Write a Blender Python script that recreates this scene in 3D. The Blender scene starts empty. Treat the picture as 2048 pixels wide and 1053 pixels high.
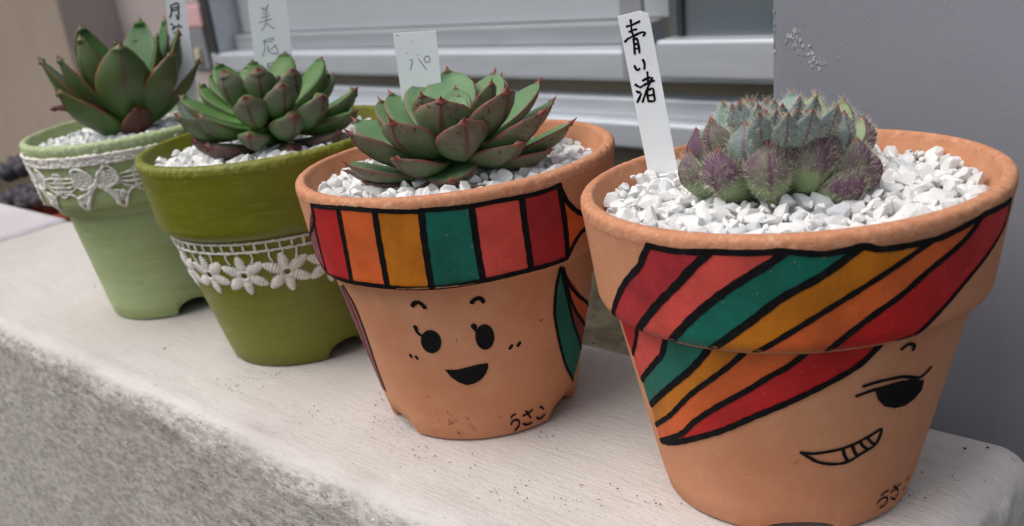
import bpy, bmesh, math, random
import numpy as np
from mathutils import Vector, Matrix

# ------------------------------------------------------------------ camera, sky, sun, exposure
S = bpy.context.scene
COL = S.collection
cam = bpy.data.cameras.new("camera")
camo = bpy.data.objects.new("camera", cam)
COL.objects.link(camo)
R_, U_, F_ = Vector((0.65705280, 0.73904298, -0.14865089)), Vector((-0.21035193, 0.36910130, 0.90527140)), Vector((-0.72390171, 0.56354210, -0.39797816))
m = Matrix((R_, U_, -F_)).transposed().to_4x4()
m.translation = Vector((0, 0, 0.15792))
camo.matrix_world = m
cam.sensor_width = 36.0
cam.lens = 36.0 * 2044.549 / 2048.0
cam.shift_x = 0.109285
cam.shift_y = 0.108761
cam.clip_start = 0.01
cam.clip_end = 2000
cam.dof.use_dof = True
cam.dof.focus_distance = 0.285
cam.dof.aperture_fstop = 22.0
S.camera = camo

world = bpy.data.worlds.new("World")
S.world = world
world.use_nodes = True
wn = world.node_tree
for n_ in list(wn.nodes): wn.nodes.remove(n_)
sky = wn.nodes.new("ShaderNodeTexSky"); sky.sky_type = 'NISHITA'; sky.sun_disc = False
SUN_EL, SUN_AZ = math.radians(62), math.radians(205)     # azimuth measured clockwise from +Y
sky.sun_elevation = SUN_EL; sky.sun_rotation = SUN_AZ
sky.air_density = 1.0; sky.dust_density = 3.0
hs = wn.nodes.new("ShaderNodeHueSaturation"); hs.inputs['Saturation'].default_value = 0.5
bg = wn.nodes.new("ShaderNodeBackground"); bg.inputs['Strength'].default_value = 0.12
wo = wn.nodes.new("ShaderNodeOutputWorld")
wn.links.new(sky.outputs[0], hs.inputs['Color']); wn.links.new(hs.outputs[0], bg.inputs[0]); wn.links.new(bg.outputs[0], wo.inputs[0])
sun = bpy.data.lights.new("sun", 'SUN'); sun.energy = 1.5; sun.angle = math.radians(48); sun.color = (1, 0.97, 0.93)
suno = bpy.data.objects.new("sun", sun); COL.objects.link(suno)
sd = Vector((math.sin(SUN_AZ) * math.cos(SUN_EL), math.cos(SUN_AZ) * math.cos(SUN_EL), math.sin(SUN_EL)))
suno.rotation_euler = sd.to_track_quat('Z', 'Y').to_euler()
S.view_settings.view_transform = 'Standard'
S.view_settings.look = 'None'
S.view_settings.exposure = 0.37
S.view_settings.gamma = 1.0
S.view_settings.use_curve_mapping = False

# ------------------------------------------------------------------ traced measurements (metres, radians)
DECALS = [[3,'p','painted_stripe','red',[[-1.7707,0.08616],[-1.8227,0.07904],[-1.8521,0.07175],[-1.869,0.06123],[-1.5501,0.06205],[-1.5279,0.07108],[-1.5095,0.07924],[-1.4893,0.08702]],0],[3,'p','painted_stripe','orange',[[-1.4893,0.08702],[-1.5095,0.07924],[-1.5279,0.07108],[-1.5501,0.06205],[-1.257,0.06179],[-1.2485,0.07048],[-1.2396,0.07878],[-1.2264,0.08645]],0],[3,'p','painted_stripe','amber',[[-1.2264,0.08645],[-1.2396,0.07878],[-1.2485,0.07048],[-1.257,0.06179],[-0.9684,0.06115],[-0.966,0.07016],[-0.9612,0.07828],[-0.9501,0.08599]],0],[3,'p','painted_stripe','green',[[-0.9501,0.08599],[-0.9612,0.07828],[-0.966,0.07016],[-0.9684,0.06115],[-0.6562,0.06156],[-0.6664,0.06908],[-0.6729,0.07718],[-0.6756,0.08536]],0],[3,'p','painted_stripe','coral',[[-0.6756,0.08536],[-0.6729,0.07718],[-0.6664,0.06908],[-0.6562,0.06156],[-0.355,0.0619],[-0.3668,0.06903],[-0.3812,0.07723],[-0.3904,0.08499]],0],[3,'p','painted_stripe','crimson',[[-0.3904,0.08499],[-0.3812,0.07723],[-0.3668,0.06903],[-0.355,0.0619],[-0.0813,0.06146],[-0.093,0.06922],[-0.114,0.07678],[-0.1443,0.08536]],0],[3,'l','marker_outline','marker',[[-1.4893,0.08702],[-1.5095,0.07924],[-1.5279,0.07108],[-1.5501,0.06205]],0.00178],[3,'l','marker_outline','marker',[[-1.2264,0.08645],[-1.2396,0.07878],[-1.2485,0.07048],[-1.257,0.06179]],0.00178],[3,'l','marker_outline','marker',[[-0.9501,0.08599],[-0.9612,0.07828],[-0.966,0.07016],[-0.9684,0.06115]],0.00178],[3,'l','marker_outline','marker',[[-0.6756,0.08536],[-0.6729,0.07718],[-0.6664,0.06908],[-0.6562,0.06156]],0.00178],[3,'l','marker_outline','marker',[[-0.3904,0.08499],[-0.3812,0.07723],[-0.3668,0.06903],[-0.355,0.0619]],0.00178],[3,'l','marker_outline','marker',[[-0.1443,0.08536],[-0.114,0.07678],[-0.093,0.06922],[-0.0813,0.06146]],0.00178],[3,'l','marker_outline','marker',[[-1.7707,0.08616],[-1.4893,0.08702],[-1.3497,0.087],[-1.2256,0.08661],[-1.0727,0.08606],[-0.97,0.08569]],0.00146],[3,'l','marker_outline','marker',[[-0.9501,0.08599],[-0.827,0.08568],[-0.6867,0.08546]],0.00146],[3,'l','marker_outline','marker',[[-0.6756,0.08536],[-0.5439,0.08548],[-0.3902,0.08514],[-0.2658,0.08497],[-0.1443,0.08536]],0.00146],[3,'l','marker_outline','marker',[[-1.8724,0.06101],[-1.6618,0.06171],[-1.5522,0.06177],[-1.3925,0.0619],[-1.2579,0.06161],[-1.1364,0.06116],[-0.969,0.06098],[-0.818,0.06111],[-0.6562,0.06156],[-0.5072,0.06187],[-0.355,0.0619],[-0.2142,0.0615],[-0.0813,0.06146]],0.00178],[3,'l','marker_outline','marker',[[-1.7707,0.08616],[-1.8227,0.07904],[-1.8521,0.07175],[-1.869,0.06123]],0.00113],[3,'p','painted_stripe','plum',[[-1.782,0.08522],[-1.7893,0.08193],[-1.8792,0.07761],[-2.0628,0.07234],[-2.0947,0.06783],[-1.9856,0.0652],[-1.8765,0.06232],[-1.869,0.06123],[-1.8521,0.07175],[-1.8227,0.07904],[-1.7707,0.08616]],0],[3,'l','marker_outline','marker',[[-1.782,0.08522],[-1.7893,0.08193],[-1.8792,0.07761],[-2.0628,0.07234],[-2.0947,0.06783],[-1.9856,0.0652],[-1.8765,0.06232]],0.00113],[3,'p','painted_stripe','orange',[[-0.1407,0.085],[-0.1076,0.08158],[-0.0741,0.07898],[-0.0208,0.07621],[0.0379,0.07412],[0.0762,0.07321],[0.0873,0.06855],[0.0503,0.06823],[0.0127,0.06718],[-0.0233,0.06569],[-0.0513,0.06406],[-0.0813,0.06146],[-0.093,0.06922],[-0.114,0.07678]],0],[3,'l','marker_outline','marker',[[-0.1407,0.085],[-0.1076,0.08158],[-0.0741,0.07898],[-0.0208,0.07621],[0.0379,0.07412],[0.0762,0.07321]],0.00146],[3,'l','marker_outline','marker',[[-0.0813,0.06146],[-0.0513,0.06406],[-0.0233,0.06569],[0.0127,0.06718],[0.0503,0.06823],[0.0873,0.06855]],0.00146],[3,'p','painted_stripe','green',[[-0.0652,0.05744],[-0.0867,0.0532],[-0.0954,0.04978],[-0.0955,0.04436],[-0.0816,0.04002],[-0.0033,0.02988],[0.1286,0.01903],[0.3293,0.01011],[0.4087,0.01432],[0.4864,0.01936],[0.231,0.03079],[0.122,0.03818],[0.0348,0.04643],[-0.0162,0.05213],[-0.0513,0.05688]],0],[3,'p','painted_stripe','maroon',[[-0.0513,0.05688],[-0.0162,0.05213],[0.0348,0.04643],[0.122,0.03818],[0.231,0.03079],[0.4864,0.01936],[0.4962,0.02353],[0.501,0.02792],[0.2463,0.03596],[0.115,0.04243],[0.0247,0.04972],[-0.0434,0.05676]],0],[3,'p','painted_stripe','orange',[[-0.0434,0.05676],[0.0247,0.04972],[0.115,0.04243],[0.2463,0.03596],[0.501,0.02792],[0.5386,0.03135],[0.5274,0.03507],[0.2428,0.04244],[0.101,0.04762],[0.0253,0.05149],[-0.0384,0.05686]],0],[3,'l','marker_outline','marker',[[-0.0652,0.05744],[-0.0867,0.0532],[-0.0954,0.04978],[-0.0955,0.04436],[-0.0816,0.04002],[-0.0033,0.02988],[0.1286,0.01903],[0.3293,0.01011]],0.0013],[3,'l','marker_outline','marker',[[-0.0513,0.05688],[-0.0162,0.05213],[0.0348,0.04643],[0.122,0.03818],[0.231,0.03079],[0.4864,0.01936]],0.0013],[3,'l','marker_outline','marker',[[-0.0434,0.05676],[0.0247,0.04972],[0.115,0.04243],[0.2463,0.03596],[0.501,0.02792]],0.0013],[3,'l','marker_outline','marker',[[-0.0384,0.05686],[0.0253,0.05149],[0.101,0.04762],[0.2428,0.04244],[0.5274,0.03507]],0.0013],[3,'p','painted_stripe','plum',[[-1.861,0.05626],[-1.7933,0.05071],[-1.7901,0.0446],[-1.8174,0.03477],[-1.8784,0.02314],[-1.9021,0.01424],[-2.1172,0.01215],[-2.1168,0.0197],[-2.1169,0.03055],[-2.0878,0.04055],[-2.064,0.04716],[-2.0212,0.05421]],0],[3,'l','marker_outline','marker',[[-1.861,0.05626],[-1.7933,0.05071],[-1.7901,0.0446],[-1.8174,0.03477],[-1.8784,0.02314],[-1.9021,0.01424]],0.00097],[3,'l','marker_outline','marker',[[-1.9142,0.05561],[-1.8838,0.04962],[-1.8835,0.04343],[-1.9333,0.03321],[-2.0223,0.02104],[-1.9931,0.01374]],0.00065],[3,'l','painted_eyebrow','marker',[[-1.1577,0.0538],[-1.1369,0.05474],[-1.1066,0.05502],[-1.0857,0.05427],[-1.07,0.05324]],0.00146],[3,'l','painted_eyebrow','marker',[[-0.7384,0.05365],[-0.715,0.05456],[-0.69,0.05473],[-0.6701,0.05412],[-0.6612,0.05323]],0.00146],[3,'p','painted_eye','marker',[[-1.0041,0.04158],[-1.0051,0.04034],[-1.0124,0.03911],[-1.0259,0.038],[-1.0444,0.03708],[-1.0666,0.03643],[-1.0908,0.0361],[-1.1149,0.03612],[-1.1366,0.0365],[-1.1541,0.03719],[-1.1656,0.03816],[-1.1703,0.03932],[-1.1678,0.04058],[-1.1585,0.04183],[-1.1434,0.04297],[-1.124,0.04391],[-1.1019,0.04456],[-1.0789,0.04487],[-1.0567,0.04483],[-1.0368,0.04443],[-1.0207,0.04371],[-1.0095,0.04273]],0],[3,'p','painted_eye','marker',[[-0.6048,0.04022],[-0.6086,0.03891],[-0.6181,0.03774],[-0.6325,0.0368],[-0.6507,0.03616],[-0.6711,0.03589],[-0.6919,0.036],[-0.7113,0.03648],[-0.7275,0.03729],[-0.7394,0.03837],[-0.7459,0.03963],[-0.7466,0.04097],[-0.7417,0.04228],[-0.7316,0.04346],[-0.7173,0.0444],[-0.6999,0.04504],[-0.6808,0.04531],[-0.6612,0.0452],[-0.6428,0.04472],[-0.6267,0.04391],[-0.6144,0.04283],[-0.6068,0.04156]],0],[3,'l','painted_eyelash','marker',[[-1.1802,0.04574],[-1.1799,0.0444],[-1.1671,0.04336],[-1.1403,0.04253]],0.00113],[3,'l','painted_eyelash','marker',[[-0.7472,0.04512],[-0.7427,0.04396],[-0.7229,0.04279]],0.00113],[3,'l','painted_eyelash','marker',[[-1.1818,0.04584],[-1.1777,0.04546]],0.00162],[3,'l','painted_eyelash','marker',[[-0.7488,0.04523],[-0.7427,0.04472]],0.00178],[3,'l','painted_freckle','marker',[[-1.2988,0.0348],[-1.2966,0.03411]],0.00113],[3,'l','painted_freckle','marker',[[-1.2497,0.0343],[-1.2442,0.03372]],0.00113],[3,'l','painted_freckle','marker',[[-0.4899,0.03461],[-0.4722,0.03548]],0.00113],[3,'l','painted_freckle','marker',[[-0.4232,0.03492],[-0.4053,0.03576]],0.00113],[3,'p','painted_mouth','marker',[[-1.0268,0.02973],[-0.9315,0.02948],[-0.8239,0.03029],[-0.7396,0.03082],[-0.6736,0.03075],[-0.6754,0.02899],[-0.6971,0.02695],[-0.7336,0.02519],[-0.7986,0.02363],[-0.8698,0.02322],[-0.9348,0.02453],[-0.9868,0.02666]],0],[3,'l','lettering','marker',[[-0.5072,0.00762],[-0.4816,0.00838],[-0.4624,0.00842]],0.00084],[3,'l','lettering','marker',[[-0.5067,0.00478],[-0.4999,0.00566],[-0.4761,0.00613],[-0.4488,0.006],[-0.4275,0.00522],[-0.4263,0.00378],[-0.4433,0.0027],[-0.4723,0.00181]],0.00084],[3,'l','lettering','marker',[[-0.3845,0.00693],[-0.3375,0.00722],[-0.3084,0.0077],[-0.2811,0.00812]],0.00084],[3,'l','lettering','marker',[[-0.3539,0.0085],[-0.3313,0.00714],[-0.3164,0.00609],[-0.3033,0.00515]],0.00084],[3,'l','lettering','marker',[[-0.3834,0.00361],[-0.3371,0.00271],[-0.2893,0.00293]],0.00084],[3,'l','lettering','marker',[[-0.1951,0.00803],[-0.1738,0.00765],[-0.1534,0.00663]],0.00084],[3,'l','lettering','marker',[[-0.2299,0.00449],[-0.2223,0.00376],[-0.1865,0.00323],[-0.1556,0.00357],[-0.1309,0.00409]],0.00084],[4,'p','painted_stripe','crimson',[[-1.6624,0.08603],[-1.7119,0.0824],[-1.7455,0.07964],[-1.8603,0.07443],[-1.9591,0.06907],[-2.1058,0.0601],[-1.9814,0.0601],[-1.8494,0.0601],[-1.6566,0.0706],[-1.5799,0.07442],[-1.511,0.07798],[-1.4626,0.08087],[-1.3617,0.08608],[-1.454,0.08576],[-1.5535,0.08561]],0],[4,'p','painted_stripe','coral',[[-1.3617,0.08608],[-1.4626,0.08087],[-1.511,0.07798],[-1.5799,0.07442],[-1.6566,0.0706],[-1.8494,0.0601],[-1.7332,0.0601],[-1.6229,0.0601],[-1.4547,0.06936],[-1.3099,0.07613],[-1.1834,0.08107],[-1.1127,0.08365],[-1.0503,0.08623],[-1.1577,0.08624],[-1.2512,0.0862]],0],[4,'p','painted_stripe','green',[[-1.0503,0.08623],[-1.1127,0.08365],[-1.1834,0.08107],[-1.3099,0.07613],[-1.4547,0.06936],[-1.6229,0.0601],[-1.5012,0.0601],[-1.3975,0.0601],[-1.2025,0.0687],[-1.0675,0.07484],[-0.9186,0.07951],[-0.8411,0.0824],[-0.7537,0.08599],[-0.8326,0.08547],[-0.922,0.08529]],0],[4,'p','painted_stripe','amber',[[-0.7537,0.08599],[-0.8411,0.0824],[-0.9186,0.07951],[-1.0675,0.07484],[-1.2025,0.0687],[-1.3975,0.0601],[-1.2936,0.0601],[-1.1883,0.0601],[-1.0193,0.06639],[-0.8552,0.07214],[-0.6937,0.07719],[-0.5267,0.08202],[-0.4443,0.08422],[-0.5964,0.08445],[-0.682,0.0848]],0],[4,'p','painted_stripe','orange',[[-0.4443,0.08422],[-0.5267,0.08202],[-0.6937,0.07719],[-0.8552,0.07214],[-1.0193,0.06639],[-1.1883,0.0601],[-1.0183,0.0601],[-0.8633,0.0601],[-0.8105,0.0633],[-0.6797,0.06859],[-0.5571,0.0725],[-0.43,0.07725],[-0.2558,0.08205],[-0.161,0.08626],[-0.2863,0.08496],[-0.3653,0.08469]],0],[4,'p','painted_stripe','red',[[-0.161,0.08626],[-0.2558,0.08205],[-0.43,0.07725],[-0.5571,0.0725],[-0.6797,0.06859],[-0.8105,0.0633],[-0.8633,0.0601],[-0.7173,0.0601],[-0.5281,0.0601],[-0.4548,0.06073],[-0.3993,0.06299],[-0.3039,0.0667],[-0.1726,0.07146],[-0.0119,0.07589],[0.1176,0.08006],[0.124,0.08546],[-0.0454,0.08602]],0],[4,'l','marker_outline','marker',[[-1.6624,0.08603],[-1.7119,0.0824],[-1.7455,0.07964],[-1.8603,0.07443],[-1.9591,0.06907],[-2.1058,0.0601]],0.0016],[4,'l','marker_outline','marker',[[-1.3617,0.08608],[-1.4626,0.08087],[-1.511,0.07798],[-1.5799,0.07442],[-1.6566,0.0706],[-1.8494,0.0601]],0.00192],[4,'l','marker_outline','marker',[[-1.0503,0.08623],[-1.1127,0.08365],[-1.1834,0.08107],[-1.3099,0.07613],[-1.4547,0.06936],[-1.6229,0.0601]],0.00192],[4,'l','marker_outline','marker',[[-0.7537,0.08599],[-0.8411,0.0824],[-0.9186,0.07951],[-1.0675,0.07484],[-1.2025,0.0687],[-1.3975,0.0601]],0.00192],[4,'l','marker_outline','marker',[[-0.4443,0.08422],[-0.5267,0.08202],[-0.6937,0.07719],[-0.8552,0.07214],[-1.0193,0.06639],[-1.1883,0.0601]],0.00144],[4,'l','marker_outline','marker',[[-0.161,0.08626],[-0.2558,0.08205],[-0.43,0.07725],[-0.5571,0.0725],[-0.6797,0.06859],[-0.8105,0.0633],[-0.8633,0.0601]],0.0016],[4,'l','marker_outline','marker',[[0.124,0.08546],[0.1176,0.08006],[-0.0119,0.07589],[-0.1726,0.07146],[-0.3039,0.0667],[-0.3993,0.06299],[-0.4548,0.06073],[-0.5281,0.0601]],0.00128],[4,'l','marker_outline','marker',[[-1.6626,0.08596],[-1.5535,0.08561],[-1.454,0.08576],[-1.3616,0.08622],[-1.2512,0.0862],[-1.1577,0.08624],[-1.0503,0.08637],[-0.922,0.08529],[-0.8326,0.08547],[-0.7539,0.08613],[-0.682,0.0848],[-0.5964,0.08445],[-0.4447,0.08435],[-0.3653,0.08469],[-0.161,0.08626],[-0.0466,0.08617],[0.1215,0.08564]],0.0016],[4,'p','painted_stripe','red',[[-2.2285,0.0586],[-1.9565,0.0586],[-2.0445,0.05273],[-2.1695,0.04698],[-2.2,0.04778],[-2.2243,0.05139]],0],[4,'p','painted_stripe','coral',[[-1.9565,0.0586],[-2.0445,0.05273],[-2.1695,0.04698],[-2.1819,0.04358],[-2.1818,0.03898],[-2.1373,0.03935],[-1.9572,0.04571],[-1.8116,0.05156],[-1.7678,0.05375],[-1.7131,0.0586],[-1.8225,0.0586]],0],[4,'p','painted_stripe','green',[[-1.7131,0.0586],[-1.7678,0.05375],[-1.8116,0.05156],[-1.9572,0.04571],[-2.1373,0.03935],[-2.1398,0.03512],[-2.1342,0.03166],[-2.1001,0.03192],[-1.9057,0.03837],[-1.6405,0.04842],[-1.5171,0.05415],[-1.4414,0.0586],[-1.5628,0.0586]],0],[4,'p','painted_stripe','amber',[[-1.4414,0.0586],[-1.5171,0.05415],[-1.6405,0.04842],[-1.9057,0.03837],[-2.1001,0.03192],[-2.1188,0.02844],[-2.1181,0.0249],[-1.8454,0.03304],[-1.6016,0.04355],[-1.4472,0.04979],[-1.3369,0.05449],[-1.2552,0.0586],[-1.3461,0.0586]],0],[4,'p','painted_stripe','orange',[[-1.2552,0.0586],[-1.3369,0.05449],[-1.4472,0.04979],[-1.6016,0.04355],[-1.8454,0.03304],[-2.1181,0.0249],[-2.1359,0.02186],[-2.1121,0.01968],[-1.7862,0.02766],[-1.6235,0.03431],[-1.4369,0.04129],[-1.2547,0.04748],[-1.1285,0.0522],[-1.0414,0.05495],[-0.9584,0.0586],[-1.0976,0.0586]],0],[4,'p','painted_stripe','red',[[-0.9584,0.0586],[-1.0414,0.05495],[-1.1285,0.0522],[-1.2547,0.04748],[-1.4369,0.04129],[-1.6235,0.03431],[-1.7862,0.02766],[-2.1121,0.01968],[-1.8802,0.02339],[-1.5293,0.03128],[-1.3809,0.03505],[-1.1996,0.04023],[-1.0099,0.04508],[-0.8633,0.04893],[-0.7214,0.05268],[-0.6526,0.05513],[-0.589,0.0586],[-0.7761,0.0586]],0],[4,'l','marker_outline','marker',[[-1.9565,0.0586],[-2.0445,0.05273],[-2.1695,0.04698]],0.00144],[4,'l','marker_outline','marker',[[-1.7131,0.0586],[-1.7678,0.05375],[-1.8116,0.05156],[-1.9572,0.04571],[-2.1373,0.03935]],0.0016],[4,'l','marker_outline','marker',[[-1.4414,0.0586],[-1.5171,0.05415],[-1.6405,0.04842],[-1.9057,0.03837],[-2.1001,0.03192]],0.00176],[4,'l','marker_outline','marker',[[-1.2552,0.0586],[-1.3369,0.05449],[-1.4472,0.04979],[-1.6016,0.04355],[-1.8454,0.03304],[-2.1181,0.0249]],0.00144],[4,'l','marker_outline','marker',[[-0.9584,0.0586],[-1.0414,0.05495],[-1.1285,0.0522],[-1.2547,0.04748],[-1.4369,0.04129],[-1.6235,0.03431],[-1.7862,0.02766],[-2.1121,0.01968]],0.0016],[4,'l','marker_outline','marker',[[-0.589,0.0586],[-0.6526,0.05513],[-0.7214,0.05268],[-0.8633,0.04893],[-1.0099,0.04508],[-1.1996,0.04023],[-1.3809,0.03505],[-1.5293,0.03128],[-1.8802,0.02339],[-2.1121,0.01968]],0.00176],[4,'l','painted_eyebrow','marker',[[-0.4493,0.05606],[-0.4282,0.05674],[-0.4041,0.0569],[-0.3731,0.05601],[-0.3719,0.05488]],0.00096],[4,'l','painted_eyelash','marker',[[-0.6363,0.04749],[-0.5468,0.04801],[-0.3996,0.04754],[-0.2695,0.04533],[-0.2146,0.04588],[-0.1778,0.04684]],0.00096],[4,'l','painted_eyelash','marker',[[-0.6655,0.04488],[-0.5634,0.04577],[-0.3901,0.04592]],0.00096],[4,'p','painted_eye','marker',[[-0.562,0.04541],[-0.4668,0.046],[-0.3917,0.04619],[-0.3052,0.04562],[-0.207,0.0436],[-0.2041,0.0407],[-0.249,0.03887],[-0.3168,0.03785],[-0.4017,0.03828],[-0.4796,0.03988],[-0.5326,0.04255]],0],[4,'l','painted_mouth','marker',[[-0.9523,0.02865],[-0.8829,0.02823],[-0.8048,0.0284],[-0.7259,0.02878],[-0.6464,0.02955],[-0.5757,0.03071],[-0.5129,0.03183],[-0.4629,0.03267],[-0.4638,0.03008],[-0.4876,0.02783],[-0.5672,0.02624],[-0.6571,0.02427],[-0.7506,0.02418],[-0.8434,0.02529],[-0.9022,0.02698],[-0.9523,0.02865]],0.00096],[4,'l','painted_mouth','marker',[[-0.7004,0.02869],[-0.6831,0.02653],[-0.6584,0.02466]],0.00096],[4,'l','painted_mouth','marker',[[-0.6419,0.02933],[-0.6241,0.02743],[-0.6009,0.02583]],0.00096],[4,'l','painted_mouth','marker',[[-0.5964,0.03019],[-0.5709,0.02857],[-0.5359,0.02729]],0.0008],[4,'l','painted_mouth','marker',[[-0.5472,0.03077],[-0.5164,0.02917],[-0.49,0.02832]],0.0008],[4,'l','lettering','marker',[[-0.3128,0.00919],[-0.2744,0.00962],[-0.2454,0.00957]],0.00064],[4,'l','lettering','marker',[[-0.3316,0.00672],[-0.3026,0.00762],[-0.257,0.00759],[-0.2287,0.00658],[-0.2227,0.00517],[-0.2433,0.00448],[-0.2873,0.00436]],0.00064],[4,'l','lettering','marker',[[-0.2036,0.00834],[-0.1444,0.0089],[-0.1032,0.00947]],0.00064],[4,'l','lettering','marker',[[-0.1877,0.01026],[-0.1512,0.00891],[-0.1056,0.0073]],0.00064],[4,'l','lettering','marker',[[-0.1756,0.00597],[-0.1216,0.00452],[-0.1031,0.00495],[-0.0983,0.00624]],0.00064],[4,'l','lettering','marker',[[-0.0026,0.00873],[0.0163,0.00892],[0.0308,0.0092]],0.00064],[4,'l','lettering','marker',[[-0.008,0.00545],[0.0066,0.00592],[0.0143,0.00658]],0.00064]]
FLECKS3 = [[-0.8798,0.00567],[-1.065,0.01166],[-1.1373,0.00772],[-1.1066,0.00848],[-1.1037,0.0081],[-1.3154,0.00377],[-1.012,0.00258],[-1.0923,0.00794],[-1.154,0.0107],[-0.9635,0.00973],[-1.2708,0.00683],[-0.9157,0.00627],[-1.2364,0.00829],[-0.9256,0.03927],[-0.6151,0.00786],[-0.7534,0.025],[-1.2403,0.01737],[-1.0974,0.00391],[-0.111,0.02935],[-0.227,0.04025]]
FLECKS4 = [[-0.9875,0.02489],[-1.4935,0.00962]]
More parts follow.
